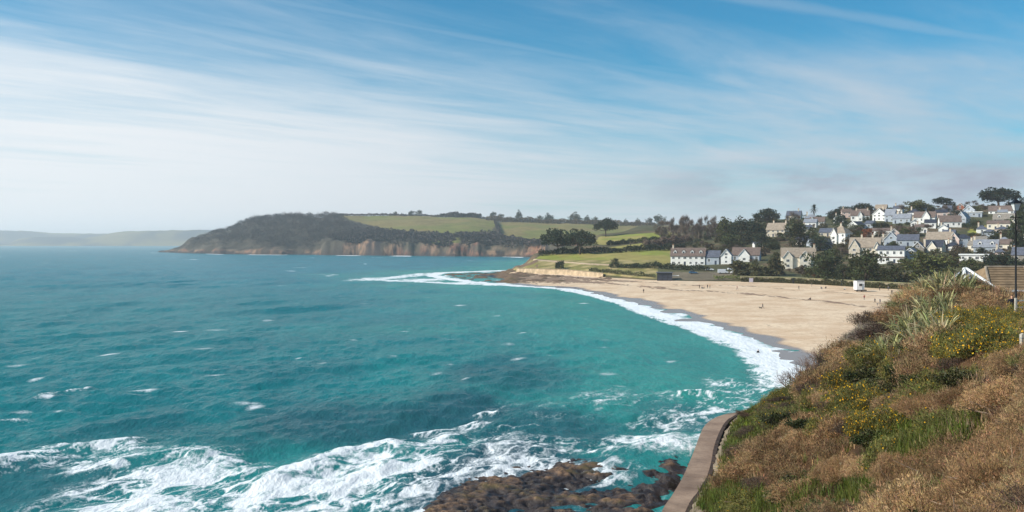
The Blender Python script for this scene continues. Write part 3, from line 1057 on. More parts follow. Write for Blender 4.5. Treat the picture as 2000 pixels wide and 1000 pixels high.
def near_reef_z(x, y):
    """rock platform off the sea wall"""
    px, py = slope_px(x, y, 0.3)
    edge = np.interp(px, [700, 830, 880, 960, 1060, 1160, 1250, 1330, 1400], [1100, 975, 935, 905, 885, 880, 868, 850, 850])
    body = sstep(py - edge, -28, 40)
    n1 = fbm(x / 5.5, y / 4, 4, 15)
    n2 = fbm(x / 1.5, y / 1.1, 4, 16)
    rid = 1 - np.abs(2 * fbm(x / 2.6 + y / 7, y / 2.2, 3, 18) - 1)
    zc = -0.80 + 0.78 * body + (n1 - 0.5) * 1.15 * (0.35 + 0.65 * body) + (n2 - 0.5) * 0.85 + (rid - 0.7) * 0.55 + (fbm(x / 0.6, y / 0.5, 3, 19) - 0.5) * 0.5
    crk = 1 - np.abs(2 * fbm(x / 1.3 + y / 4, y / 0.9, 3, 20) - 1)
    zc = zc - 0.24 * sstep(crk, 0.88, 1.0) * body
    zc = zc - 0.6 * (1 - sstep(body, 0.0, 0.5))
    zc = np.where(zc > 0.12, 0.12 + (zc - 0.12) * 0.58, zc)
    # a pool of water along the foot of the wall
    dw, _ = seg_dist(x, y, [tuple(p) for p in RO[::4]])
    zc = zc - 0.55 * sstep(dw, 3.0, 1.2) * sstep(y, 60, 64) * sstep(y, 90, 82)
    return zc


RX, RY = np.meshgrid(np.arange(-16, 24, 0.16), np.arange(44, 99, 0.16), indexing='ij')
RZ = near_reef_z(RX, RY)
V = np.stack([RX, RY, RZ], -1).reshape(-1, 3)
i = np.arange(RX.size).reshape(RX.shape)
F = np.stack([i[:-1, :-1], i[1:, :-1], i[1:, 1:], i[:-1, 1:]], -1)
kz = np.maximum.reduce([RZ[:-1, :-1], RZ[1:, :-1], RZ[1:, 1:], RZ[:-1, 1:]]) > -0.7
tag(link('rock_reef', mesh_data('rock_reef', V, F[kz], [M['rock']], smooth=False)), 'weed-covered rock platform awash below the promenade', kind='structure')


def far_reef_z(x, y):
    px, py = slope_px(x, y, 0.3)
    body = inpoly(px, py, [(862, 535), (920, 532.5), (1010, 530), (1060, 542), (1130, 546), (1260, 549), (1230, 552), (1120, 553), (1040, 554), (990, 553), (940, 550), (890, 543)]).astype(float)
    return body


RX2, RY2 = np.meshgrid(np.arange(-62, 76, 0.8), np.arange(395, 640, 1.0), indexing='ij')
bd = far_reef_z(RX2, RY2)
kern = bd.copy()
for _ in range(6):
    kern = (kern + np.roll(kern, 1, 0) + np.roll(kern, -1, 0) + np.roll(kern, 1, 1) + np.roll(kern, -1, 1)) / 5
d2, s2 = seg_dist(RX2, RY2, SHORE_FULL)
sd2 = np.where(s2 == s_ref[0], d2, -d2)
px2 = RX2 / RY2 * FPX + 1000
db2 = np.clip(back_y(px2) - RY2, 0, None)
tb2 = np.clip(sd2, 0, None) / (np.clip(sd2, 0, None) + db2 + 0.01)
base2 = np.where(sd2 >= 0, 2.35 * np.power(tb2, 0.62) * (1 - np.exp(-np.clip(sd2, 0, None) / 9)), 0.0)
base2 = base2 * sstep(px2, 962, 1004)
RZ2 = base2 - 0.85 + kern * 0.85 + (fbm(RX2 / 6, RY2 / 9, 4, 31) - 0.5) * 2.3 * kern + (fbm(RX2 / 2, RY2 / 3, 3, 32) - 0.5) * 0.8
RZ2 = np.where(px2 > 1010, RZ2 - 0.25 * sstep(px2, 1010, 1100), RZ2)
V = np.stack([RX2, RY2, RZ2], -1).reshape(-1, 3)
i = np.arange(RX2.size).reshape(RX2.shape)
F = np.stack([i[:-1, :-1], i[1:, :-1], i[1:, 1:], i[:-1, 1:]], -1)
kz = np.maximum.reduce([kern[:-1, :-1], kern[1:, :-1], kern[1:, 1:], kern[:-1, 1:]]) > 0.05
tag(link('rock_ledge', mesh_data('rock_ledge', V, F[kz], [M['rock']], smooth=True)), 'dark rock ledge running into the sea at the far end of the beach', kind='structure')

# ------------------------------------------------------------------ sea
rows = np.concatenate([np.linspace(1150, 565, 470), np.linspace(564, 477.2, 170)])
Yr = EYE * FPX / (rows - HZN)
Yr = np.concatenate([[2, 8, 16, 26, 36, 44], Yr])
uc = np.concatenate([np.linspace(-1.6, -0.66, 12)[:-1], np.linspace(-0.66, 0.36, 800), [0.45, 0.6, 0.9]])
U, Ys = np.meshgrid(uc, Yr, indexing='ij')
Xs = U * Ys
dYs = np.gradient(Yr)[None, :] * np.ones_like(U)
dXs = np.gradient(uc)[:, None] * Ys
Zs = np.zeros_like(Xs)
rw = np.random.default_rng(5)
main = math.radians(-36)
for k in range(64):
    lam = 1.1 * (34 / 1.1) ** (k / 63.0)
    th = main + rw.normal(0, 0.42 if lam > 8 else 0.75)
    amp = 0.0072 * lam ** 0.72 * rw.uniform(0.6, 1.25) * (1.0 + 0.25 * float(sstep(lam, 9, 3)))
    kx, ky = math.cos(th) * 2 * math.pi / lam, math.sin(th) * 2 * math.pi / lam
    res = np.maximum(np.abs(dYs * math.sin(th)), np.abs(dXs * math.cos(th))) + 1e-6
    fade = sstep(lam / np.abs(res), 2.5, 5)
    ph = kx * Xs + ky * Ys + rw.uniform(0, 6.28)
    if lam > 4:
        ph = ph + 1.2 * vnoise(Xs / (lam * 3.2), Ys / (lam * 3.2), 100 + k)
    s = np.sin(ph)
    Zs += fade * amp * (s + 0.22 * np.cos(2 * ph))
patch = 0.55 + 0.9 * fbm(Xs / 60, Ys / 90, 3, 64)
Zs *= patch
SEA_SHORE = [tuple(ground(*q)[:2]) for q in [(1075, 508), (1035, 514), (1004, 528), (950, 530), (900, 531.5), (856, 534), (842, 538), (858, 543), (890, 548)]] + SHORE_FULL
dsh, ssh = seg_dist(Xs, Ys, SEA_SHORE)
sea_d = np.where(ssh == s_ref[0], -dsh, dsh)           # + out to sea
calm = 0.25 + 0.75 * sstep(sea_d, 0, 40)
Zs *= calm


def crest(pts, width, height, noise=1.5, seed=1):
    p = [tuple(ground(a, b)[:2]) for a, b in pts]
    d, s = seg_dist(Xs + (fbm(Xs / 5, Ys / 5, 3, seed) - 0.5) * noise * 2, Ys + (fbm(Xs / 5, Ys / 5, 3, seed + 9) - 0.5) * noise * 2, p)
    return d, s


CR = []
foam = np.zeros_like(Xs)
rel = np.zeros_like(Xs)
# surf line along the sand
fw = 4.6 + 5.5 * (fbm(Xs / 18, Ys / 18, 3, 21) - 0.35) + 1.0 * sstep(Ys, 190, 130)
foam = np.maximum(foam, 1.25 * sstep(sea_d, fw, fw * 0.35) * (sstep(sea_d, -9, -1) + 0.75 * sstep(sea_d, -14, -6) * sstep(fbm(Xs / 5, Ys / 9, 3, 24), 0.5, 0.62)).clip(0, 1))
rel += 0.35 * np.exp(-((sea_d - fw * 0.8) / 2.2) ** 2)
# a second, thinner line of surf
d2l = np.abs(sea_d - 15 - 8 * (fbm(Xs / 30, Ys / 30, 2, 22) - 0.5))
foam = np.maximum(foam, 0.0 * sstep(d2l, 1.8, 0.2) * sstep(fbm(Xs / 22, Ys / 22, 2, 23), 0.5, 0.62))
# breakers over the near rocks
BRK = [([(-40, 925), (20, 905), (100, 886), (180, 874), (240, 868), (262, 880)], 2.2, 0.75, 1.35),
       ([(250, 905), (330, 888), (400, 893), (480, 912)], 2.4, 0.45, 1.2),
       ([(520, 950), (600, 925), (680, 892), (750, 868), (775, 880)], 2.6, 0.85, 1.5),
       ([(640, 960), (740, 915), (830, 880), (880, 862)], 2.4, 0.6, 1.35),
       ([(830, 842), (880, 838), (930, 829)], 1.5, 0.45, 1.15),
       ([(945, 804), (958, 801), (972, 803)], 1.2, 0.8, 1.3),
       ([(1340, 777), (1372, 774), (1394, 776)], 1.5, 0.9, 1.5),
       ([(980, 838), (1040, 834)], 0.9, 0.3, 0.9),
       ([(1340, 806), (1362, 808)], 0.9, 0.2, 1.0),
       ([(60, 785), (110, 772), (160, 757)], 1.6, 0.5, 0.85),
       ([(0, 824), (14, 822)], 1.3, 0.4, 0.9),
       ([(480, 818), (520, 812)], 1.2, 0.3, 0.6),
       ([(975, 895), (1060, 872), (1150, 880), (1240, 868), (1330, 858)], 3.0, 0.15, 0.95),
       ([(880, 935), (960, 905), (1060, 900), (1120, 905)], 3.2, 0.15, 1.05),
       ([(1150, 790), (1300, 778)], 2.0, 0.2, 0.62),
       ([(1300, 830), (1400, 800), (1480, 775), (1540, 752)], 4.5, 0.1, 0.95)]
for k, (pts, wd, hh, st) in enumerate(BRK):
    d, s = crest(pts, wd, hh, 1.3, 200 + k * 3)
    rel += hh * np.exp(-(d / (wd * 0.75)) ** 2)
    CR.append((d, wd, st))
# foam carpets: soft regions broken into lace by noise
pxs_, pys_ = slope_px(Xs, Ys, 0.0)
CARP = [((330, 960), 270, 80, 1.15), ((520, 990), 370, 95, 1.2), ((760, 935), 190, 70, 1.1), ((930, 880), 170, 55, 0.75), ((190, 900), 190, 36, 0.8), ((850, 1010), 120, 50, 0.85),
        ((1260, 868), 150, 30, 0.8), ((1370, 850), 80, 60, 0.7), ((1460, 770), 90, 45, 0.8), ((1010, 790), 90, 18, 0.45), ((1230, 775), 200, 30, 0.42), ((810, 544), 110, 9, 0.8), ((890, 532.5), 100, 2.0, 1.0),
        ((930, 553), 100, 4, 0.9), ((100, 990), 100, 40, 0.5), ((1080, 800), 160, 40, 0.3), ((1080, 925), 240, 60, 0.75), ((1200, 980), 160, 60, 0.5), ((720, 546), 80, 4, 0.6)]
carp = np.zeros_like(Xs)
for (cx, cy), rx, ry, am in CARP:
    # converted to world metres so the patch has its own size on the water
    c0 = ground(cx, cy)
    wx = rx / FPX * c0[1]
    y1 = EYE * FPX / max(cy - ry - HZN, 4)
    y0 = EYE * FPX / (cy + ry - HZN)
    dy_ = np.where(Ys > c0[1], (Ys - c0[1]) / max(y1 - c0[1], 1), (c0[1] - Ys) / max(c0[1] - y0, 1))
    q = np.sqrt(((Xs - c0[0]) / wx) ** 2 + dy_ ** 2)
    carp = np.maximum(carp, am * sstep(q, 1.15, 0.35))
ct, sn = math.cos(main + math.pi / 2), math.sin(main + math.pi / 2)
ra = Xs * ct + Ys * sn            # along the crests
rb_ = -Xs * sn + Ys * ct          # across them
qa = ra + 3.0 * (fbm(Xs / 4, Ys / 4, 3, 301) - 0.5)
qb = rb_ + 2.4 * (fbm(Xs / 4, Ys / 4, 3, 302) - 0.5)
ridge = lambda v: 1 - np.abs(2 * v - 1)
l1 = ridge(fbm(qa / 4.2, qb / 1.9, 3, 303, 0.55))
l2 = ridge(fbm(qa / 1.7, qb / 0.8, 3, 304, 0.55))
l3 = ridge(fbm(qa / 0.7, qb / 0.4, 2, 314, 0.55))
net = np.clip(sstep(l1, 0.80, 1.0) * 0.75 + sstep(l2, 0.78, 1.0) * 0.6 + sstep(l3, 0.75, 1.0) * 0.35, 0, 1.3)
solid = sstep(fbm(qa / 9, qb / 3.5, 4, 315), 0.46, 0.66)
lacy = np.clip(0.72 * net + 0.55 * solid, 0, 1.2)
for d, wd, st in CR:
    core = sstep(d, wd * 0.55, wd * 0.02)
    skirt = sstep(d, wd * 2.2, wd * 0.2)
    foam = np.maximum(foam, st * np.maximum(core * (0.35 + 0.55 * net + 0.35 * solid), skirt * (0.25 + net) * 0.55))
band = sstep(sea_d, 30, 20) * (Ys < 420)
foam = foam * (1 - band * sstep(sea_d, -1, 3) * (1 - np.clip(0.35 + 0.6 * net + 0.35 * solid, 0, 1)))
far_l = sstep(Ys, 250, 420)
lacy = lacy * (1 - far_l) + sstep(fbm(Xs / 14, Ys / 24, 4, 305), 0.40, 0.62) * far_l
foam = np.maximum(foam, np.clip(carp, 0, 1.2) * (0.16 + 0.95 * lacy))
for k, (pts, wd, st) in enumerate([([(722, 546), (790, 540), (850, 533.5), (930, 530.5), (1004, 528.5)], 16, 1.1), ([(735, 547), (830, 551), (900, 553), (960, 557), (1060, 561)], 8, 1.1), ([(700, 545), (760, 544)], 9, 0.7)]):
    d, s = crest(pts, wd, 0, 4.0, 400 + 5 * k)
    foam = np.maximum(foam, st * sstep(d, wd, wd * 0.2) * (0.35 + 0.9 * fbm(Xs / 7, Ys / 14, 4, 350 + k)))
# torn edges on everything
foam *= 0.55 + 0.85 * fbm(Xs / 1.3, Ys / 1.9, 4, 306)
# scattered white horses on the open bay
cap = np.zeros_like(Xs)
rc = np.random.default_rng(23)
nc_ = 95
cpx = rc.uniform(-100, 1400, nc_)
cpy = 482 + (rc.uniform(0, 1, nc_) ** 1.5) * 330
cpx = np.concatenate([cpx, [650, 632, 420, 445, 470, 60, 120, 300, 640, 690, 560, 745, 880]])
cpy = np.concatenate([cpy, [537, 536, 497, 497, 498, 578, 592, 494, 499, 500, 500, 503, 501]])
for a, b in zip(cpx, cpy):
    if b > 476.5:
        p = ground(a, b)
        if b < 545 or True:
            mcol = np.abs(U[:, 0] - p[0] / p[1]) < (5 + 10 * rc.uniform()) / max(p[1], 60) + 0.004
            ix = np.nonzero(mcol)[0]
            if len(ix) == 0:
                continue
            ln = rc.uniform(0.5, 2.0) * (1 + p[1] / 300)
            wd = ln * 0.4 + p[1] * p[1] / 34000 * 0.5
            th = main + math.pi / 2 + rc.normal(0, 0.3)
            dx, dy = Xs[ix] - p[0], Ys[ix] - p[1]
            al = dx * math.cos(th) + dy * math.sin(th)
            ac = -dx * math.sin(th) + dy * math.cos(th)
            g = np.exp(-(al / ln) ** 2 - (ac / wd) ** 2) * rc.uniform(0.35, 1.0)
            cap[ix] = np.maximum(cap[ix], g)
foam = np.maximum(foam, cap * (0.45 + 0.9 * fbm(Xs / 2.5, Ys / 4, 3, 307)))
# surf at the foot of the far cliffs
hb = np.interp(pxs_, [r[0] for r in HEAD], [r[1] for r in HEAD])
tfar = Ys - hb
foam = np.maximum(foam, 1.2 * sstep(tfar, -70, -25) * sstep(fbm(Xs / 45, Ys / 200, 3, 308), 0.55, 0.66) * (pxs_ > 316) * (pxs_ < 1050) * (tfar < 30))
Zs += 0.75 * rel * (0.8 + 0.4 * fbm(Xs / 3.0, Ys / 3.0, 3, 309))
Zs += np.clip(foam, 0, 1) * 0.05 * (Ys < 250) * fbm(Xs / 0.7, Ys / 0.7, 2, 310)
# swash runs up over the wet sand
Zs = np.where(sea_d < 6, Zs * sstep(sea_d, -6, 8) + 0.30 * sstep(sea_d, 6, -2) * fbm(Xs / 9, Ys / 9, 3, 311) ** 1.3, Zs)
# colour of the water body: sandy floor near the beach, weed and rock off the slope
deep = np.array([0.010, 0.158, 0.202])
mid = np.array([0.009, 0.158, 0.174])
sandy = np.array([0.030, 0.232, 0.206])
weedy = np.array([0.020, 0.078, 0.104])
tint = lerp(mid * np.ones(Xs.shape + (3,)), deep * np.ones(Xs.shape + (3,)), sstep(Ys, 150, 600))
tint = lerp(tint, sandy * np.ones(Xs.shape + (3,)), sstep(sea_d + (fbm(Xs / 40, Ys / 40, 3, 321) - 0.5) * 60, 95, 8))
wd_ = np.zeros_like(Xs)
for (cx, cy), rx, ry, am in [((1000, 735), 150, 45, 0.6), ((700, 830), 330, 60, 0.75), ((900, 800), 200, 50, 0.8), ((300, 850), 260, 45, 0.45), ((1100, 840), 220, 50, 0.7), ((560, 720), 200, 25, 0.3), ((1330, 830), 160, 40, 0.55), ((1000, 960), 250, 110, 1.0), ((100, 940), 200, 60, 0.6)]:
    c0 = ground(cx, cy)
    wx = rx / FPX * c0[1]
    y1 = EYE * FPX / max(cy - ry - HZN, 4)
    y0 = EYE * FPX / (cy + ry - HZN)
    dy_ = np.where(Ys > c0[1], (Ys - c0[1]) / max(y1 - c0[1], 1), (c0[1] - Ys) / max(c0[1] - y0, 1))
    q = np.sqrt(((Xs - c0[0]) / wx) ** 2 + dy_ ** 2)
    wd_ = np.maximum(wd_, am * sstep(q + (fbm(Xs / 9, Ys / 9, 4, 322) - 0.5) * 0.9, 1.15, 0.4))
tint = lerp(tint, weedy * np.ones(Xs.shape + (3,)), wd_)
V = np.stack([Xs, Ys, Zs], -1).reshape(-1, 3)
i = np.arange(Xs.size).reshape(Xs.shape)
F = np.stack([i[:-1, :-1], i[1:, :-1], i[1:, 1:], i[:-1, 1:]], -1)
keep = (sea_d[:-1, :-1] > -30) | (Ys[:-1, :-1] > 700)
inland = (pxs_[:-1, :-1] > 1060) & (Ys[:-1, :-1] > back_y(pxs_[:-1, :-1]))
keep &= ~inland
m, t = new_mat('sea_water')
geo = t.n('ShaderNodeNewGeometry')
pos = geo.outputs['Position']
tn = t.n('ShaderNodeAttribute', attribute_name='Col').outputs['Color']
fo = t.n('ShaderNodeAttribute', attribute_name='foam').outputs['Fac']
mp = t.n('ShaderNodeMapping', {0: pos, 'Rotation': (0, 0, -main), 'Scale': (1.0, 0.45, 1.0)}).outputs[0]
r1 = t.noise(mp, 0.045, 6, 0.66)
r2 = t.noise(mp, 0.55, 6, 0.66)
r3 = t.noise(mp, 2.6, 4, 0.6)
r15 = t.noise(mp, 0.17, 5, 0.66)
fine = t.noise(pos, 3.4, 5, 0.7)
fine2 = t.noise(pos, 11.0, 4, 0.7)
fm_ = t.step(t.math('ADD', fo, t.math('ADD', t.math('MULTIPLY', t.math('SUBTRACT', fine, 0.5), 0.8), t.math('MULTIPLY', t.math('SUBTRACT', fine2, 0.5), 0.5))), 0.22, 0.95)
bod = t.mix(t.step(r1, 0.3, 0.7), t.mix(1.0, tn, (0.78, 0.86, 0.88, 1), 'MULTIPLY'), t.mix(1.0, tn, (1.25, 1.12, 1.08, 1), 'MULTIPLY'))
rip = t.math('ADD', 0.80, t.math('MULTIPLY', t.math('ADD', t.math('MULTIPLY', r2, 0.5), t.math('MULTIPLY', r15, 0.5)), 0.40))  # light and dark of the reflecting ripples, painted into the water colour
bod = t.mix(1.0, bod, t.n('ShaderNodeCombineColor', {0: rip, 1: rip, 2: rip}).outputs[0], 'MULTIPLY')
hh_ = t.math('ADD', t.math('ADD', t.math('MULTIPLY', r2, 1.3), t.math('MULTIPLY', r3, 0.32)), t.math('ADD', t.math('MULTIPLY', r1, 5.0), t.math('MULTIPLY', r15, 2.6)))
bp = t.n('ShaderNodeBump', {'Height': hh_, 'Distance': 0.55, 'Strength': 0.75})


def soft_normal(k):
    """light scattered up from inside the water or foam hardly follows the small ripples"""
    mx = t.n('ShaderNodeMix', data_type='VECTOR')
    t.put(mx, 0, k)
    t.put(mx, 4, (0.0, 0.0, 1.0))
    t.put(mx, 5, bp.outputs[0])
    return t.n('ShaderNodeVectorMath', {0: mx.outputs[1]}, operation='NORMALIZE').outputs[0]


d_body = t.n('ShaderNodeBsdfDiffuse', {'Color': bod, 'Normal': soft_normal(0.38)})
d_foam = t.n('ShaderNodeBsdfDiffuse', {'Color': (0.76, 0.79, 0.80, 1), 'Normal': soft_normal(0.55)})
gls = t.n('ShaderNodeBsdfGlossy', {'Color': (1, 1, 1, 1), 'Roughness': 0.18, 'Normal': bp.outputs[0]})
frn = t.n('ShaderNodeFresnel', {'IOR': 1.33, 'Normal': bp.outputs[0]})
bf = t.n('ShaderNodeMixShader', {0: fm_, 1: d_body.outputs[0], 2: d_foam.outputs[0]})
rf = t.math('MULTIPLY', t.math('MULTIPLY', frn.outputs[0], 0.42), t.math('SUBTRACT', 1.0, fm_))
wmix = t.n('ShaderNodeMixShader', {0: rf, 1: bf.outputs[0], 2: gls.outputs[0]})
t.n('ShaderNodeOutputMaterial', {0: wmix.outputs[0]})
M['sea'] = m
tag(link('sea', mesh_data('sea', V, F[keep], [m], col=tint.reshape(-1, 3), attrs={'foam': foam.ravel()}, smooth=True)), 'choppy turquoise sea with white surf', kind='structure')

# ------------------------------------------------------------------ haze (the air itself)
hz = MB().box(-7600, 5600, -150, 9400, -4.5, 158).data('haze')
ho = tag(link('haze', hz), 'pale sea haze filling the air over the bay', kind='stuff')
m = bpy.data.materials.new('haze_air')
m.use_nodes = True
m.node_tree.nodes.clear()
t = NT(m.node_tree)
pvn = t.n('ShaderNodeVolumePrincipled', {'Color': (0.94, 0.97, 1.0, 1), 'Density': 0.00012, 'Anisotropy': 0.25})
om = t.n('ShaderNodeOutputMaterial')
t.put(om, 'Volume', pvn.outputs[0])
hz.materials.append(m)

# ------------------------------------------------------------------ leaf geometry
R3 = np.random.default_rng(99)


def unit(v):
    return v / (np.linalg.norm(v, axis=-1, keepdims=True) + 1e-9)


def leaves(P, D, L, W, val, kind='tri', rng=R3):
    """P base, D direction, L length, W width, val (n,3) colour -> V, F, col"""
    n = len(P)
    D = unit(D)
    side = unit(np.cross(D, rng.normal(size=(n, 3))))
    L = np.broadcast_to(L, (n,))[:, None]
    W = np.broadcast_to(W, (n,))[:, None]
    if kind == 'tri':
        V = np.stack([P - side * W * 0.5, P + side * W * 0.5, P + D * L], 1).reshape(-1, 3)
        F = np.arange(3 * n).reshape(n, 3)
        col = np.repeat(val, 3, 0)
    else:
        mdl = P + D * L * 0.45
        V = np.stack([P, mdl + side * W * 0.5, P + D * L, mdl - side * W * 0.5], 1).reshape(-1, 3)
        F = np.arange(4 * n).reshape(n, 4)
        col = np.repeat(val, 4, 0)
    return V, F, col


def grey(n, a, b, rng=R3, hue=0.06):
    v = rng.uniform(a, b, (n, 1))
    return v * (1 + rng.normal(0, hue, (n, 3)))


def dirs(n, rng=R3):
    return unit(rng.normal(size=(n, 3)))


def clump_crown(centres, rad, per, size, rng, squash=0.6, kind='quad', aspect=0.6, lo=0.6, hi=1.3):
    P, D, val = [], [], []
    for c, r in zip(centres, rad):
        d = dirs(per, rng)
        rr = r * rng.uniform(0.35, 1.0, (per, 1)) ** 0.6
        o = d * rr * np.array([1, 1, squash])
        P.append(c + o)
        D.append(unit(d + rng.normal(0, 0.7, (per, 3)) + np.array([0, 0, 0.35])))
        val.append(grey(per, lo, hi, rng) * rng.uniform(0.75, 1.25))
    P, D, val = np.vstack(P), np.vstack(D), np.vstack(val)
    L = size * rng.uniform(0.6, 1.4, len(P))
    return leaves(P, D, L, L * aspect, val, kind, rng)


def make_tree(name, trunk_mb, crown, leafm, barkm):
    """prototype kept off the scene; trees are made from its data"""
    V, F, col = crown
    cd = mesh_data(name + '_crown', V, F, [leafm], col=col)
    td = trunk_mb.data(name + '_trunk', barkm, smooth=True) if trunk_mb is not None else None
    return {'crown': cd, 'trunk': td, 'raw': (V, F, col)}


def pine_proto(seed, flat=1.0, lean=0.0):
    rng = np.random.default_rng(seed)
    mb = MB()
    K = 54
    ang = rng.uniform(0, 2 * np.pi, K)
    rr = 0.44 * np.sqrt(rng.uniform(0, 1, K))
    top = 1 - 0.42 * flat * (rr / 0.5) ** 2
    zc = 0.30 + (top - 0.38) * rng.uniform(0.05, 1.0, K) ** 0.6
    cen = np.stack([rr * np.cos(ang) + lean * zc, rr * np.sin(ang), zc], 1)
    fork = (0.02 + lean * 0.3, 0.0, 0.30)
    mb.tube([(0, 0, -0.05), (0.01, 0, 0.12), fork], [0.035, 0.028, 0.022], 6)
    for q in range(0, K, 3):
        c = cen[q]
        mb.tube([fork, ((fork[0] + c[0]) / 2, c[1] / 2 + 0.02, (0.3 + c[2]) / 2 - 0.02), tuple(c)], [0.014, 0.010, 0.004], 4, cap=False)
    cr = clump_crown(cen, rng.uniform(0.09, 0.16, K), 64, 0.055, rng, 0.55)
    return make_tree('pine', mb, cr, M['pine'], M['bark'])


def dome_proto(name, seed, mat, K=46, per=58, size=0.06, low=0.12, squash=0.8, hi=1.35, lo=0.55):
    rng = np.random.default_rng(seed)
    d = dirs(K, rng)
    d[:, 2] = np.abs(d[:, 2]) * 1.0 - 0.25 * rng.uniform(0, 1, K)
    r = rng.uniform(0.25, 1.0, (K, 1)) ** 0.5
    lump = 1 + 0.25 * rng.normal(size=(K, 1))
    cen = d * r * np.array([0.40, 0.40, 0.52]) * np.clip(lump, 0.6, 1.3) + np.array([0, 0, 0.42])
    cen[:, 2] = np.clip(cen[:, 2], low * 0.6, 0.93)
    ks = K // 3
    az = rng.uniform(0, 6.28, ks)
    rr = rng.uniform(0.15, 0.40, ks)
    cen[:ks] = np.stack([rr * np.cos(az), rr * np.sin(az), rng.uniform(0.08, 0.34, ks)], 1)
    mb = MB()
    mb.tube([(0, 0, -0.06), (0.01, 0.01, 0.25), (0.0, 0.02, 0.5)], [0.035, 0.025, 0.012], 5)
    for q in range(0, K, 8):
        c = cen[q]
        mb.tube([(0.005, 0.01, 0.22), (c[0] * 0.5, c[1] * 0.5, c[2] * 0.55 + 0.1), tuple(c)], [0.014, 0.010, 0.004], 4, cap=False)
    cr = clump_crown(cen, rng.uniform(0.09, 0.17, K), per, size, rng, squash, lo=lo, hi=hi)
    return make_tree(name, mb, cr, mat, M['bark'])


def bare_proto(seed, mat, spread=0.42, n_tw=1700):
    rng = np.random.default_rng(seed)
    mb = MB()
    tips = []

    def grow(p, d, ln, r, lv):
        q = p + d * ln
        mb.tube([tuple(p), tuple(q)], [r, r * 0.65], 4 if lv < 2 else 3, cap=False)
        if lv == 3:
            tips.append((q, d))
            return
        for _ in range(4 if lv == 0 else 3):
            nd = unit((d + rng.normal(0, 0.45 if lv else 0.55, 3) + np.array([0, 0, 0.12]))[None])[0]
            grow(q, nd, ln * rng.uniform(0.6, 0.85), r * 0.6, lv + 1)
    grow(np.array([0, 0, -0.04]), np.array([0, 0, 1.0]), 0.30, 0.024, 0)
    T = np.array([a[0] for a in tips])
    s = np.abs(T[:, :2]).max()
    k = rng.integers(0, len(T), n_tw)
    P = T[k] + rng.normal(0, 0.05, (n_tw, 3))
    P[:, :2] *= min(1.0, 0.46 / s)
    D = unit(P - np.array([0, 0, 0.35])) + rng.normal(0, 0.5, (n_tw, 3)) + np.array([0, 0, 0.4])
    P[:, 2] = np.clip(P[:, 2], 0.2, 0.97)
    cr = leaves(P, D, rng.uniform(0.05, 0.12, n_tw), rng.uniform(0.006, 0.016, n_tw), grey(n_tw, 0.6, 1.35, rng), 'tri', rng)
    return make_tree('bare_tree', mb, cr, mat, M['palebark'])


PINES = [pine_proto(1), pine_proto(2, 0.8), pine_proto(3, 1.2)]
PINE_LEAN = [pine_proto(4, 0.7, -0.35)]
EVER = [dome_proto('evergreen', 11, M['ever']), dome_proto('evergreen', 12, M['ever'], squash=0.55), dome_proto('evergreen', 13, M['ever'], 60, 46, 0.05)]
DARK = [dome_proto('dark_tree', 15, M['pine'], 50, 50, 0.055), dome_proto('dark_tree', 16, M['pine'], 40, 60, 0.06, squash=0.5)]
BARE = [bare_proto(21, M['bare']), bare_proto(22, M['bare']), bare_proto(23, M['bare'])]
GBARE = [bare_proto(24, M['greybare'], n_tw=1300), bare_proto(25, M['greybare'], n_tw=1300)]
SHRUB = [dome_proto('shrub', 31, M['shrub'], 26, 44, 0.09, 0.02), dome_proto('shrub', 32, M['shrub'], 22, 50, 0.10, 0.02), dome_proto('shrub', 33, M['ever'], 24, 46, 0.09, 0.02)]
RUST = [dome_proto('shrub', 35, M['rust'], 22, 46, 0.09, 0.02)]


def plant_tree(name, protos, base, width, height, label, cat, group=None, k=None, parts=True):
    pr = protos[random.randrange(len(protos)) if k is None else k]
    o = empty(name, tuple(base), random.uniform(0, 6.28) if protos is not PINE_LEAN else 0.0)
    o.scale = (width, width, height)
    tag(o, label, cat, group)
    link('crown', pr['crown'], o)
    if pr['trunk'] is not None and parts:
        link('trunk', pr['trunk'], o)
    return o


def joined(name, raws, pos, wid, hgt, rng, mat, label, extra_col=None):
    """many far plants that read as one mass: one mesh"""
    Vs, Fs, Cs, off = [], [], [], 0
    for q in range(len(pos)):
        V, F, col = raws[q % len(raws)]
        a = rng.uniform(0, 6.28)
        ca_, sa_ = math.cos(a), math.sin(a)
        W = V.copy()
        W[:, 0] = (V[:, 0] * ca_ - V[:, 1] * sa_) * wid[q]
        W[:, 1] = (V[:, 0] * sa_ + V[:, 1] * ca_) * wid[q]
        W[:, 2] = V[:, 2] * hgt[q]
        Vs.append(W + pos[q])
        Fs.append(F + off)
        Cs.append(col * rng.uniform(0.7, 1.3))
        off += len(V)
    o = link(name, mesh_data(name, np.vstack(Vs), np.vstack(Fs), [mat], col=np.vstack(Cs)))
    tag(o, label, kind='stuff')
    return o


# --- woods and scrub on the headland
def raw_dome(seed, n, size, aspect, zmin=0.1, tri=False):
    rng = np.random.default_rng(seed)
    d = dirs(n, rng)
    d[:, 2] = np.abs(d[:, 2])
    r = rng.uniform(0.3, 1, (n, 1)) ** 0.45
    P = d * r * np.array([0.5, 0.5, 0.85]) + np.array([0, 0, zmin])
    D = d + rng.normal(0, 0.6, (n, 3)) + np.array([0, 0, 0.5])
    L = size * rng.uniform(0.6, 1.5, n)
    return leaves(P, D, L, L * aspect, grey(n, 0.6, 1.35, rng), 'tri' if tri else 'quad', rng)


rng = np.random.default_rng(71)
HB_PX = [r[0] for r in HEAD]
HB_Y = [r[1] for r in HEAD]


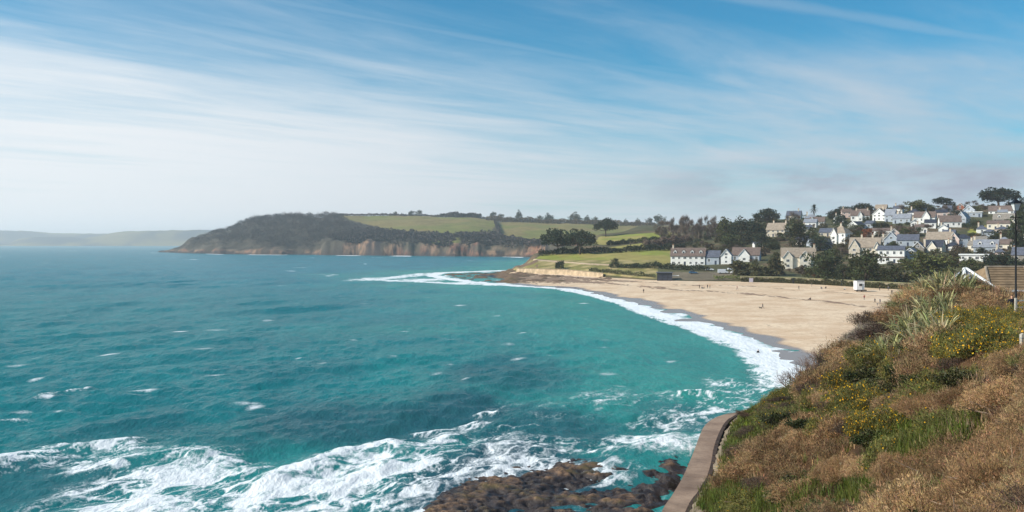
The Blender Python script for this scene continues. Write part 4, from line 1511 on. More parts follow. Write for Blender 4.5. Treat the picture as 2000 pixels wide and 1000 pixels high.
def scatter_head(n, poly, tmin, tmax, pxr):
    px = rng.uniform(pxr[0], pxr[1], n * 6)
    Y = np.interp(px, HB_PX, HB_Y) + rng.uniform(tmin, tmax, n * 6)
    zc = head_z(px, Y)
    py = HZN + (EYE - zc) / Y * FPX
    k = inpoly(px, py, poly)
    px, Y, zc = px[k][:n], Y[k][:n], zc[k][:n]
    return np.stack([xw(px, Y), Y, zc], 1)


Pw = scatter_head(1250, [(350, 486), (372, 474), (400, 456), (450, 438), (520, 420), (600, 410), (650, 410), (680, 436), (740, 448), (780, 458), (780, 466), (640, 466), (610, 490), (500, 480), (440, 482), (380, 480)], 10, 520, (345, 785))
raws = [raw_dome(s, 70, 0.22, 0.16, 0.15, True) for s in (1, 2, 3)]
joined('bare_woodland', raws, Pw, rng.uniform(10, 19, len(Pw)), rng.uniform(9, 16, len(Pw)) * np.interp(Pw[:, 0] / Pw[:, 1] * FPX + 1000, [370, 430, 500, 640, 700], [0.35, 0.6, 1, 0.9, 0.5]), rng, M['greybare'], 'leafless grey woodland covering the western end of the headland')
Ps = scatter_head(620, [(640, 466), (700, 446), (780, 454), (900, 460), (960, 456), (1000, 468), (1060, 474), (1060, 480), (960, 490), (900, 486), (820, 478), (760, 480), (700, 478)], 8, 260, (640, 1070))
raws2 = [raw_dome(s, 46, 0.34, 0.6) for s in (5, 6)]
joined('cliff_scrub', raws2, Ps, rng.uniform(7, 15, len(Ps)), rng.uniform(3, 8, len(Ps)), rng, M['greybare'], 'dark scrub along the top of the sea cliffs')

SKY_TREES = [(772, 420.5, 412, 8), (803, 422, 411, 14), (818, 422, 410, 15), (963, 427, 411, 15), (977, 427, 414, 16), (1014, 432, 411, 14), (1035, 433, 424, 7), (1055, 434, 420, 14), (1073, 435, 417, 24),
             (1122, 436, 415, 26), (1146, 437, 421, 15), (1162, 437, 422, 13), (1222, 440, 428, 11), (1246, 441, 427, 13), (1268, 442, 424, 15), (1288, 443, 418, 26)]
names_sky = ['smallest lone tree on the skyline above the headland field', 'left of the two round trees on the headland skyline', 'right of the two round trees on the headland skyline',
             'left of the joined pair of trees above the hedge corner', 'right of the joined pair of trees above the hedge corner', 'tall narrow oval tree alone on the skyline hedge',
             'tiny tree beside the tall oval skyline tree', 'low round tree left of the broad skyline tree', 'broad low tree on the skyline above the far field',
             'large rounded dark tree on the skyline above the beach pines', 'small tree just right of the large rounded skyline tree', 'second small tree right of the large rounded skyline tree',
             'small hazy tree on the skyline left of the brown wood', 'slightly larger hazy tree on the skyline left of the brown wood', 'pointed hazy tree on the skyline beside the brown wood',
             'last and widest skyline tree touching the brown wood']
for (px, pb, pt, wpx), lab in zip(SKY_TREES, names_sky):
    b = on_head(px, pb)
    s = b[1] / FPX
    plant_tree('skyline_tree', DARK, b - np.array([0, 0, 0.5]), wpx * s * 1.1, (pb - pt) * s * 1.05 + 1, lab, 'tree', 'trees on the headland skyline')


# --- hedges
def hedge_line(pts, height, width, mat, label, where, n_per=26, size=0.7, name='hedge', cat='hedge', lo=0.6, hi=1.3):
    rng = np.random.default_rng(abs(hash(label)) % 1000 if False else len(label) * 7 + int(pts[0][0]))
    P3 = [where(a, b) for a, b in pts]
    P3 = np.array(P3)
    seg = np.linalg.norm(np.diff(P3, axis=0), axis=1)
    cum = np.concatenate([[0], np.cumsum(seg)])
    n = int(cum[-1] * n_per * height / 2.5)
    n = min(n, 16000)
    s = rng.uniform(0, cum[-1], n)
    C3 = np.stack([np.interp(s, cum, P3[:, k]) for k in range(3)], 1)
    hl = height * (0.65 + 0.7 * vnoise(s / (height * 1.6), s * 0 + 3.1, len(label)))
    off = rng.uniform(-0.5, 0.5, n) * width
    C3[:, 1] += off
    zrel = rng.uniform(0, 1, n) ** 0.7
    C3[:, 2] += zrel * hl * np.sqrt(np.clip(1 - (2 * off / width) ** 2 * 0.5, 0, 1))
    D = dirs(n, rng) + np.array([0, -0.3, 0.4])
    L = size * rng.uniform(0.6, 1.5, n)
    V, F, col = leaves(C3, D, L, L * 0.65, grey(n, lo, hi, rng), 'quad', rng)
    base = P3.mean(0)
    o = link(name, mesh_data(name, V - base, F, [mat], col=col), loc=tuple(base))
    tag(o, label, cat)
    return o


hedge_line([(660, 421.5), (760, 421), (860, 424), (950, 427)], 4, 6, M['greybare'], 'thin hedge along the skyline of the large headland field', on_head, 8, 2.2)
hedge_line([(860, 424), (900, 425), (940, 426)], 9, 8, M['greybare'], 'taller bushy stretch of the skyline hedge on the headland', on_head, 8, 2.4)
hedge_line([(950, 430), (1000, 434), (1080, 437), (1160, 439), (1280, 443)], 9, 10, M['shrub'], 'broad hedge along the top of the far right-hand field', on_head, 8, 2.4)
hedge_line([(966, 434), (970, 444), (976, 456)], 6, 6, M['greybare'], 'hedge running downhill between the two headland fields', on_head, 8, 2.0)
hedge_line([(985, 467), (1010, 470), (1060, 472)], 3, 4, M['greybare'], 'low hedge above the cliff at the right end of the headland', on_head, 8, 2.0)
hedge_line([(1052, 500), (1100, 496), (1160, 495), (1230, 492), (1300, 489), (1340, 486)], 3.6, 4, M['pine'], 'dark thick hedge above the big green field by the beach', on_town, 34, 0.9)
hedge_line([(1185, 480), (1230, 476), (1270, 472), (1330, 467)], 3.2, 4, M['pine'], 'dark hedge between the two upper green fields', on_town, 30, 0.9)
hedge_line([(1258, 485), (1285, 481), (1320, 477), (1345, 474)], 5.5, 12, M['bare'], 'purplish leafless thicket beside the upper green fields', on_town, 40, 0.9, 'thicket', 'thicket')
hedge_line([(1190, 523), (1240, 524), (1300, 526), (1345, 528), (1385, 529)], 2.6, 4, M['pine'], 'long dark hedge behind the dark hut on the beach', on_town, 50, 0.7)
hedge_line([(1085, 541), (1094, 541), (1101, 542)], 5.0, 4.0, M['pine'], 'dark ivy clump hanging over the stone sea wall', on_town, 60, 0.6, 'ivy', 'ivy')
hedge_line([(1150, 541), (1200, 543), (1280, 546)], 2.0, 4, M['hedge'], 'scrubby green bank foot left of the dark beach hut', on_town, 40, 0.6)
hedge_line([(1395, 546), (1420, 545), (1445, 545)], 1.6, 6, M['grass'], 'low grassy hump beside the beach car park', on_town, 60, 0.5, 'grass_bank', 'grass bank')['kind'] = 'stuff'

# the long planted wall at the back of the beach
bw = empty('beach_wall', (0, 0, 0))
tag(bw, 'long low wall overgrown with olive greenery along the back of the beach', 'wall')
WPX = np.linspace(1446, 1800, 60)
WY = back_y(WPX) - 0.6
wx0 = xw(WPX, WY)
M['wallstone'] = plain('old_wall_stone', srgb(150, 138, 112), 0.9, 0.2, 0.8)
vv, ff = [], []
for k in range(60):
    vv += [(wx0[k], WY[k], 1.2), (wx0[k], WY[k], 4.75), (wx0[k] + 0.2, WY[k] + 0.9, 4.75), (wx0[k] + 0.2, WY[k] + 0.9, 1.2)]
for k in range(59):
    for q in range(4):
        ff.append((4 * k + q, 4 * k + (q + 1) % 4, 4 * k + 4 + (q + 1) % 4, 4 * k + 4 + q))
ff += [(0, 1, 2, 3), (239, 238, 237, 236)]
link('wall_face', MB().add(vv, ff).data('wall_face', M['wallstone']), bw)
vv, ff = [], []
for k in range(60):
    vv += [(wx0[k] - 0.15, WY[k] - 0.2, 4.76), (wx0[k] - 0.15, WY[k] - 0.2, 4.98), (wx0[k] + 0.3, WY[k] + 1.1, 4.98), (wx0[k] + 0.3, WY[k] + 1.1, 4.76)]
for k in range(59):
    for q in range(4):
        ff.append((4 * k + q, 4 * k + (q + 1) % 4, 4 * k + 4 + (q + 1) % 4, 4 * k + 4 + q))
link('coping', MB().add(vv, ff).data('coping', plain('pale_coping', srgb(146, 142, 106), 0.85, 0.12, 0.6)), bw)
rng = np.random.default_rng(5)
n = 9000
s = rng.uniform(0, 1, n)
pxq = 1446 + s * 354
yq = back_y(pxq) - 0.75 - rng.uniform(0, 0.8, n)
hq = 2.0 + rng.uniform(0, 1, n) ** 0.8 * (2.6 - 0.9 * vnoise(pxq / 6, pxq * 0, 4))
for a_, b_ in ((1545.5, 1550.5), (1640, 1643)):
    ya = float(back_y(a_)) - 0.75
    MB().box(xw(a_, ya), xw(b_, ya), ya - 1.9, ya - 1.6, 1.6, 4.7).build('gateway', M['darkwood'], bw)
V, F, col = leaves(np.stack([xw(pxq, yq), yq, hq], 1), dirs(n, rng) + np.array([0, -0.6, 0.3]), rng.uniform(0.4, 0.9, n), rng.uniform(0.25, 0.5, n), grey(n, 0.6, 1.3, rng), 'quad', rng)
tag(link('climbing_plants', mesh_data('climbing_plants', V, F, [M['hedge']], col=col), bw), kind='stuff')

# stone sea wall round the point
sw = empty('stone_sea_wall', (0, 0, 0))
tag(sw, 'pale stone sea wall round the point at the far end of the beach', 'sea wall')
WPX = np.linspace(1009, 1178, 34)
WY = back_y(WPX) - 0.8
hw_ = np.interp(WPX, [1009, 1040, 1100, 1178], [4.6, 5.0, 5.2, 4.4])
wx0 = xw(WPX, WY)
vv, ff = [], []
for k in range(34):
    vv += [(wx0[k] - 0.3, WY[k] - 0.8, 0.6), (wx0[k], WY[k], hw_[k]), (wx0[k] + 0.2, WY[k] + 1.4, hw_[k]), (wx0[k] + 0.2, WY[k] + 1.4, 0.6)]
for k in range(33):
    for q in range(4):
        ff.append((4 * k + q, 4 * k + (q + 1) % 4, 4 * k + 4 + (q + 1) % 4, 4 * k + 4 + q))
ff += [(0, 1, 2, 3)]
M['palestone'] = plain('pale_wall_stone', srgb(190, 168, 138), 0.9, 0.22, 0.35)
link('wall_face', MB().add(vv, ff).data('wall_face', M['palestone']), sw)
vv, ff = [], []
for k in range(34):
    vv += [(wx0[k] - 0.15, WY[k] - 0.25, hw_[k] + 0.01), (wx0[k] - 0.15, WY[k] - 0.25, hw_[k] + 0.25), (wx0[k] + 0.3, WY[k] + 1.5, hw_[k] + 0.25), (wx0[k] + 0.3, WY[k] + 1.5, hw_[k] + 0.01)]
for k in range(33):
    for q in range(4):
        ff.append((4 * k + q, 4 * k + (q + 1) % 4, 4 * k + 4 + (q + 1) % 4, 4 * k + 4 + q))
link('coping', MB().add(vv, ff).data('coping', M['wallstone']), sw)

# ------------------------------------------------------------------ houses
wb = MB()
for a in [(-0.5, -0.42, -0.04, 0.08, 0, 1), (0.42, 0.5, -0.04, 0.08, 0, 1), (-0.42, 0.42, -0.04, 0.08, 0, 0.07), (-0.42, 0.42, -0.04, 0.08, 0.93, 1), (-0.03, 0.03, -0.035, 0.08, 0.07, 0.93)]:
    wb.box(*a)
WIN_FRAME = wb.data('window_frame', M['frame'])
WIN_PANE = MB().box(-0.42, 0.42, 0.0, 0.07, 0.07, 0.93).data('window_pane', M['pane'])
DOOR = MB().box(-0.5, 0.5, -0.05, 0.06, 0, 1).data('house_door', M['door'])
KNOB = MB().box(0.28, 0.36, -0.10, -0.05, 0.45, 0.52).data('door_handle', M['steel'])


def window(parent, x, y, zb, w_, h_, rot=0.0):
    f = link('window', WIN_FRAME, parent, (x, y, zb), rot, (w_, 1, h_))
    link('pane', WIN_PANE, f)
    return f


def gable_roof(mb, w_, d0, d1, h, rh, axis, o=0.35, th=0.22, cx=0.0):
    """ridge along `axis`; spans w_ across, from d0 to d1 along"""
    sl = rh / (w_ / 2)
    a = [(cx - w_ / 2 - o, h - o * sl), (cx, h + rh), (cx + w_ / 2 + o, h - o * sl)]
    poly = a + [(p[0], p[1] + th) for p in reversed(a)]
    mb.prism(poly, axis, d0 - o, d1 + o)


def house(px0, px1, base, eave, ridge, style, wall, roof, label, yaw=0.0, depth=8.5, dorm=0, chim=(), gables=(), storeys=None, pos=None, cat='house', group=None, dormer_mat=None, band=None):
    pxc = (px0 + px1) / 2
    b = on_town(pxc, base) if pos is None else np.array(pos)
    s = b[1] / FPX
    w_ = (px1 - px0) * s
    h = max(2.4, (base - eave) * s)
    rh = max(0.3, (eave - ridge) * s)
    a = -math.atan2(b[0], b[1]) + math.radians(yaw)
    root = empty('house', (b[0], b[1], b[2]), a)
    tag(root, label, cat, group or 'houses on the hillside')
    d = depth
    wm = MB()
    rm = MB()
    hw = w_ / 2
    if style == 'e':
        wm.prism([(0, -3), (d, -3), (d, h), (d / 2, h + rh - 0.06), (0, h)], 'x', -hw, hw)
        gable_roof(rm, d, -hw, hw, h, rh, 'x', cx=d / 2)
    elif style == 'g':
        wm.prism([(-hw, -3), (hw, -3), (hw, h), (0, h + rh - 0.06), (-hw, h)], 'y', 0, d)
        gable_roof(rm, w_, 0, d, h, rh, 'y')
    elif style == 'h':
        wm.box(-hw, hw, 0, d, -3, h)
        o = 0.4
        q = min(d / 2, hw * 0.8)
        vs = [(-hw - o, -o, h + 0.01), (hw + o, -o, h + 0.01), (hw + o, d + o, h + 0.01), (-hw - o, d + o, h + 0.01), (-hw + q, d / 2, h + rh), (hw - q, d / 2, h + rh)]
        rm.add(vs, [(0, 3, 2, 1), (0, 1, 5, 4), (2, 3, 4, 5), (1, 2, 5), (3, 0, 4)])
    else:
        wm.box(-hw, hw, 0, d, -3, h)
        rm.box(-hw - 0.4, hw + 0.4, -0.5, d + 0.4, h + 0.01, h + 0.35 + rh * 0.3)
    wm.build('wall', M[wall], root)
    ro = rm.build('roof', M[roof], root)
    if band:
        MB().box(-hw - 0.12, hw + 0.12, -0.14, 0.0, h * 0.42, h * 0.5).build('band', M[band], root)
    for cxf in chim:
        cx = (cxf - 0.5) * w_
        top = h + rh + 1.6
        cy = d / 2 if style != 'g' else d * 0.6
        c = MB().box(cx - 0.45, cx + 0.45, cy - 0.4, cy + 0.4, h * 0.7, top).box(cx - 0.55, cx + 0.55, cy - 0.5, cy + 0.5, top, top + 0.15).build('chimney', M['chim'], ro)
        MB().lathe([(0.16, top + 0.15), (0.13, top + 0.65)], 6, (cx - 0.2, cy)).lathe([(0.16, top + 0.15), (0.13, top + 0.6)], 6, (cx + 0.2, cy)).build('chimney_pot', M['pot'], ro)
    # front gables: their own wings standing a little proud
    blocked = []
    for (f0, f1, ap, ev, gm) in gables:
        x0, x1 = (f0 - 0.5) * w_, (f1 - 0.5) * w_
        gh = (base - ev) * s
        gr = (ev - ap) * s
        cx, gw = (x0 + x1) / 2, x1 - x0
        pr = MB().prism([(x0, -3), (x1, -3), (x1, gh), (cx, gh + gr - 0.06), (x0, gh)], 'y', -1.2, d * 0.5)
        g = pr.build('gable_wing', M[gm], root)
        g2 = MB()
        gable_roof(g2, gw, -1.2, d * 0.5, gh, gr, 'y', 0.3, 0.2, cx)
        g2.build('gable_roof', M[roof], root)
        sl = gr / (gw / 2)
        bb = [(x0 - 0.3, gh - 0.3 * sl), (cx, gh + gr), (x1 + 0.3, gh - 0.3 * sl)]
        MB().prism([(p_[0], p_[1] - 0.12) for p_ in bb] + [(p_[0], p_[1] + 0.16) for p_ in reversed(bb)], 'y', -1.58, -1.51).build('bargeboard', M['frame'], root)
        nst = 2 if gh > 4.4 else 1
        for k in range(nst):
            window(root, cx, -1.21, 0.7 + 2.6 * k, min(1.7, gw * 0.45), 1.35)
        blocked.append((x0 - 0.4, x1 + 0.4))
    if style == 'g':
        sl = rh / hw
        bb = [(-hw - 0.35, h - 0.35 * sl), (0, h + rh), (hw + 0.35, h - 0.35 * sl)]
        MB().prism([(p_[0], p_[1] - 0.1) for p_ in bb] + [(p_[0], p_[1] + 0.2) for p_ in reversed(bb)], 'y', -0.42, -0.36).build('bargeboard', M['frame'], root)
        if rh > 2.2:
            window(root, 0, -0.01, h + 0.1, min(1.6, w_ * 0.3), 1.2)
    nst = storeys or (2 if h > 4.6 else 1)
    if h > 7.6 and not storeys:
        nst = 3
    sh = h / nst
    ncol = max(1, int(w_ / 2.9))
    door_col = random.randrange(ncol) if ncol > 1 else -1
    for k in range(nst):
        for c in range(ncol):
            cx = (-0.5 + (c + 0.5) / ncol) * w_
            if any(q0 < cx < q1 for q0, q1 in blocked):
                continue
            if k == 0 and c == door_col:
                dd = link('door', DOOR, root, (cx, -0.01, 0.05), 0, (1.0, 1, 2.1))
                link('handle', KNOB, dd)
                continue
            window(root, cx, -0.01, sh * k + sh * 0.34, random.choice((1.2, 1.4, 1.7)), sh * 0.46)
        for cy in (d * 0.3, d * 0.72):
            window(root, -hw - 0.01, cy, sh * k + sh * 0.36, 1.1, sh * 0.42, -math.pi / 2)
    for k in range(dorm):
        cx = (-0.5 + (k + 0.5) / dorm) * w_
        dy = d * 0.5 * 0.30
        zb = h + rh * 0.22
        dm = MB().prism([(cx - 0.85, zb), (cx + 0.85, zb), (cx + 0.85, zb + 1.5), (cx, zb + 2.3), (cx - 0.85, zb + 1.5)], 'y', dy, d * 0.5)
        dmo = dm.build('dormer', M[dormer_mat or wall], ro)
        g2 = MB()
        gable_roof(g2, 1.7, dy, d * 0.5, zb + 1.5, 0.86, 'y', 0.15, 0.12, cx)
        g2.build('dormer_roof', M[roof], ro)
        MB().box(cx - 0.5, cx + 0.5, dy - 0.06, dy - 0.01, zb + 0.35, zb + 1.35).build('dormer_pane', M['pane'], ro)
    return root


HOUSES = [
    # px0, px1, base, eave, ridge, style, wall, roof, label, options
    (1310, 1376, 519, 500, 485, 'e', 'white', 'brown', 'long white terrace with four gabled dormers nearest the green field', dict(dorm=4, yaw=-6, chim=(0.05,))),
    (1378, 1404, 517, 502, 490, 'e', 'greywall', 'slate', 'grey slate-roofed house between the dormered terrace and the white gable', dict(yaw=-12)),
    (1408, 1428, 516, 499, 487, 'g', 'white', 'slate', 'narrow white gable-fronted house beside the dormered terrace', dict(yaw=-6)),
    (1430, 1482, 511, 498, 484, 'e', 'greywall', 'brown', 'brown-roofed house with one white front gable and grey right wing', dict(yaw=-8, gables=((0.26, 0.66, 487, 499, 'white'),))),
    (1528, 1592, 525, 502, 485, 'e', 'cream', 'tan', 'cream twin-gabled house with tan roof above the beach wall', dict(yaw=4, gables=((0.04, 0.32, 491, 503, 'cream'), (0.52, 0.84, 491, 503, 'cream')), chim=(0.97,))),
    (1496, 1533, 463, 449, 436, 'e', 'beige', 'tan', 'beige stone house with tan roof standing above the dark evergreens', dict(yaw=-20, chim=(0.95, 0.3))),
    (1474, 1490, 484, 477, 473, 'e', 'white', 'slate', 'tiny white house half hidden below the dark evergreens', dict(yaw=10)),
    (1536, 1563, 430, 421, 412, 'e', 'beige', 'slate', 'beige house on the skyline left of the palm', dict(yaw=-10, chim=(0.8,))),
    (1582, 1609, 442, 433, 424, 'e', 'white', 'brown', 'white brown-roofed house below the palm tree', dict(yaw=-5, gables=((0.0, 0.35, 424, 432, 'white'),))),
    (1620, 1652, 477, 456, 442, 'h', 'white', 'tan', 'tall white house with tan hipped roof in mid hillside', dict(yaw=-30, chim=(0.5,), gables=((0.1, 0.5, 446, 458, 'white'),))),
    (1654, 1678, 452, 441, 433, 'g', 'white', 'darkslate', 'white house with dark slate roof behind the tall hipped house', dict(yaw=-35)),
    (1663, 1697, 432, 421, 411, 'e', 'white', 'brown', 'long low white house near the skyline with brown roof and two chimneys', dict(yaw=0, chim=(0.3, 0.9), gables=((0.38, 0.62, 413, 421, 'white'),))),
    (1704, 1730, 432, 419, 408, 'g', 'white', 'brown', 'bright white gabled house under the skyline in the middle of town', dict(yaw=-22, chim=(0.6,))),
    (1708, 1729, 418, 411, 400, 'e', 'beige', 'tan', 'tan-roofed house poking up highest in the middle of town', dict(yaw=-15)),
    (1728, 1746, 434, 421, 409, 'e', 'greywall', 'paleslate', 'pale slate-roofed house right of the bright white gable', dict(yaw=-15)),
    (1584, 1626, 489, 478, 467, 'e', 'greywall', 'slate', 'shaded blue-grey house low behind the beach evergreens', dict(yaw=20)),
    (1660, 1716, 503, 483, 465, 'e', 'beige', 'tan', 'large beige stone house with tan roof and two tall chimneys', dict(yaw=-8, chim=(0.38, 0.74), gables=((0.0, 0.36, 468, 485, 'beige'), (0.82, 1.0, 474, 484, 'cream')))),
    (1728, 1753, 481, 467, 453, 'g', 'greywall', 'slate', 'glassy grey gable with bold white bargeboards in mid town', dict(yaw=-6)),
    (1754, 1792, 481, 469, 458, 'e', 'greywall', 'slate', 'low slate-roofed house right of the glassy gable', dict(yaw=-4)),
    (1716, 1764, 515, 488, 481, 'e', 'white', 'slate', 'two-storey white terrace with brown band behind the beach trees', dict(yaw=-4, band='brown')),
    (1764, 1790, 509, 496, 486, 'g', 'greywall', 'slate', 'pale grey gabled house at the right end of the white terrace', dict(yaw=-12)),
    (1782, 1803, 496, 484, 473, 'g', 'stonewall', 'slate', 'grey stone gable with white trim in mid town', dict(yaw=-10, chim=(0.95,))),
    (1804, 1838, 494, 482, 470, 'e', 'cream', 'darkslate', 'cream house with pointed front gable and dark roof', dict(yaw=-14, gables=((0.25, 0.75, 472, 484, 'cream'),))),
    (1810, 1856, 484, 468, 454, 'e', 'white', 'tan', 'large white house with wide tan roof right of centre in town', dict(yaw=-10, chim=(0.9,))),
    (1854, 1872, 484, 467, 455, 'g', 'pink', 'brown', 'narrow pinkish gabled house beside the wide tan roof', dict(yaw=-10)),
    (1872, 1898, 484, 466, 458, 'h', 'greywall', 'darkslate', 'blue-grey flat-fronted house with dark hipped roof', dict(yaw=12)),
    (1877, 1926, 511, 499, 496, 'f', 'white', 'frame', 'modern white flat-roofed house with dark windows above the near slope', dict(yaw=-4, chim=())),
    (1904, 1946, 497, 483, 469, 'e', 'greywall', 'paleslate', 'pale slate-roofed house with two white dormers', dict(yaw=-4, dorm=2, dormer_mat='white', chim=(0.02,))),
    (1950, 1975, 489, 477, 468, 'e', 'cream', 'brown', 'cream brown-roofed house just left of the street lamp', dict(yaw=-8)),
    (1786, 1824, 436, 425, 414, 'e', 'white', 'brown', 'white house with central gable below the round skyline tree', dict(yaw=-8, gables=((0.42, 0.78, 413, 424, 'white'),))),
    (1838, 1876, 444, 433, 421, 'e', 'white', 'brown', 'wide brown-roofed house left of the white pointed gable', dict(yaw=10)),
    (1868, 1886, 440, 426, 414, 'g', 'greywall', 'paleslate', 'small white pointed gable below the leaning skyline tree', dict(yaw=-18)),
    (1882, 1902, 419, 410, 401, 'g', 'greywall', 'slate', 'grey-white gabled house on the skyline left of the big pine', dict(yaw=-8)),
    (1888, 1916, 424, 415, 413, 'f', 'greywall', 'frame', 'flat-roofed house with long white fascia below the skyline', dict(yaw=-4)),
    (1934, 1988, 420, 412, 402, 'e', 'white', 'brown', 'wide low white bungalow beneath the big skyline pine', dict(yaw=-5)),
    (1942, 1984, 436, 430, 419, 'e', 'cream', 'stonewall', 'grey-roofed house with twin white dormers right of town', dict(yaw=-5, dorm=2, dormer_mat='white')),
    (1930, 1970, 449, 437, 431, 'e', 'cream', 'brown', 'cream bungalow below the twin-dormered grey roof', dict(yaw=-6)),
    (1744, 1776, 437, 427, 418, 'e', 'greywall', 'paleslate', 'pale blue-grey slate house below the bare skyline trees', dict(yaw=-15, chim=(0.2,))),
    (1868, 1882, 410, 403, 397, 'g', 'brick', 'brown', 'small brick house on the skyline near the leaning tree', dict(yaw=-8)),
    (1786, 1806, 416, 408, 402, 'e', 'greywall', 'slate', 'small slate-roofed house on the skyline under the round tree', dict(yaw=-8)),
    (1978, 2012, 512, 498, 484, 'e', 'stonewall', 'slate', 'grey stone house behind the street lamp at the right edge', dict(yaw=-8)),
    (1700, 1742, 460, 451, 446, 'e', 'white', 'brown', 'low brown-roofed house among the reddish garden trees', dict(yaw=-12)),
    (1840, 1862, 466, 459, 450, 'e', 'white', 'slate', 'small white slate-roofed house above the wide tan roof', dict(yaw=-12)),
    (1600, 1622, 462, 454, 446, 'e', 'beige', 'slate', 'small beige house left of the tall hipped house', dict(yaw=-12)),
    (1984, 2016, 462, 450, 440, 'e', 'white', 'brown', 'white brown-roofed house cut by the right edge', dict(yaw=-6)),
]
FOOT = []
HREF = []
for r in HOUSES:
    h = house(*r[:9], **r[9])
    FOOT.append((h.location.x, h.location.y, (r[1] - r[0]) / FPX * h.location.y * 0.5 + 2.0))
    HREF.append(((r[0] + r[1]) / 2, r[2], r[8]))

rh_ = random.Random(91)
extra = 0
used_l = set()
for _t in range(900):
    if extra >= 34:
        break
    px = rh_.uniform(1545, 2012)
    row = rh_.choice((418, 426, 436, 446, 456, 466, 478, 490, 504))
    if px < 1640 and row < 430:
        continue
    if row > 480 and px < 1840:
        continue
    bq = on_town(px, row)
    wpx = rh_.uniform(15, 25)
    fr = wpx / FPX * bq[1] * 0.5 + 1.5
    if any(abs(bq[0] - fx) < fr + f2 - 1.0 and abs(bq[1] - fy) < 12 for fx, fy, f2 in FOOT):
        continue
    hx, hy, hl = min(HREF[:45], key=lambda q: (q[0] - px) ** 2 + 4 * (q[1] - row) ** 2)
    rel = ('left of' if px < hx - 9 else 'right of') if abs(px - hx) > 9 else ('above' if row < hy else 'below')
    wall = rh_.choice(('white', 'white', 'white', 'cream', 'greywall', 'pink'))
    roof = rh_.choice(('slate', 'paleslate', 'darkslate', 'brown', 'slate', 'stonewall'))
    lab = ' '.join(('small ' + {'white': 'white', 'cream': 'cream', 'greywall': 'grey', 'pink': 'pinkish'}[wall] + ' house ' + rel + ' the ' + (hl.split(' with ')[0] if len(hl.split()) > 9 else hl)).split()[:16])
    if lab in used_l:
        continue
    used_l.add(lab)
    hgt_ = rh_.uniform(8, 12)
    st_ = rh_.choice(('e', 'g', 'e', 'h'))
    h = house(px - wpx / 2, px + wpx / 2, row, row - hgt_, row - hgt_ - rh_.uniform(5, 8), st_, wall, roof, lab, yaw=rh_.uniform(-28, 10), depth=7.5, chim=((0.2,) if rh_.random() < 0.6 else ()), pos=bq)
    FOOT.append((bq[0], bq[1], fr))
    extra += 1
print('extra houses', extra)

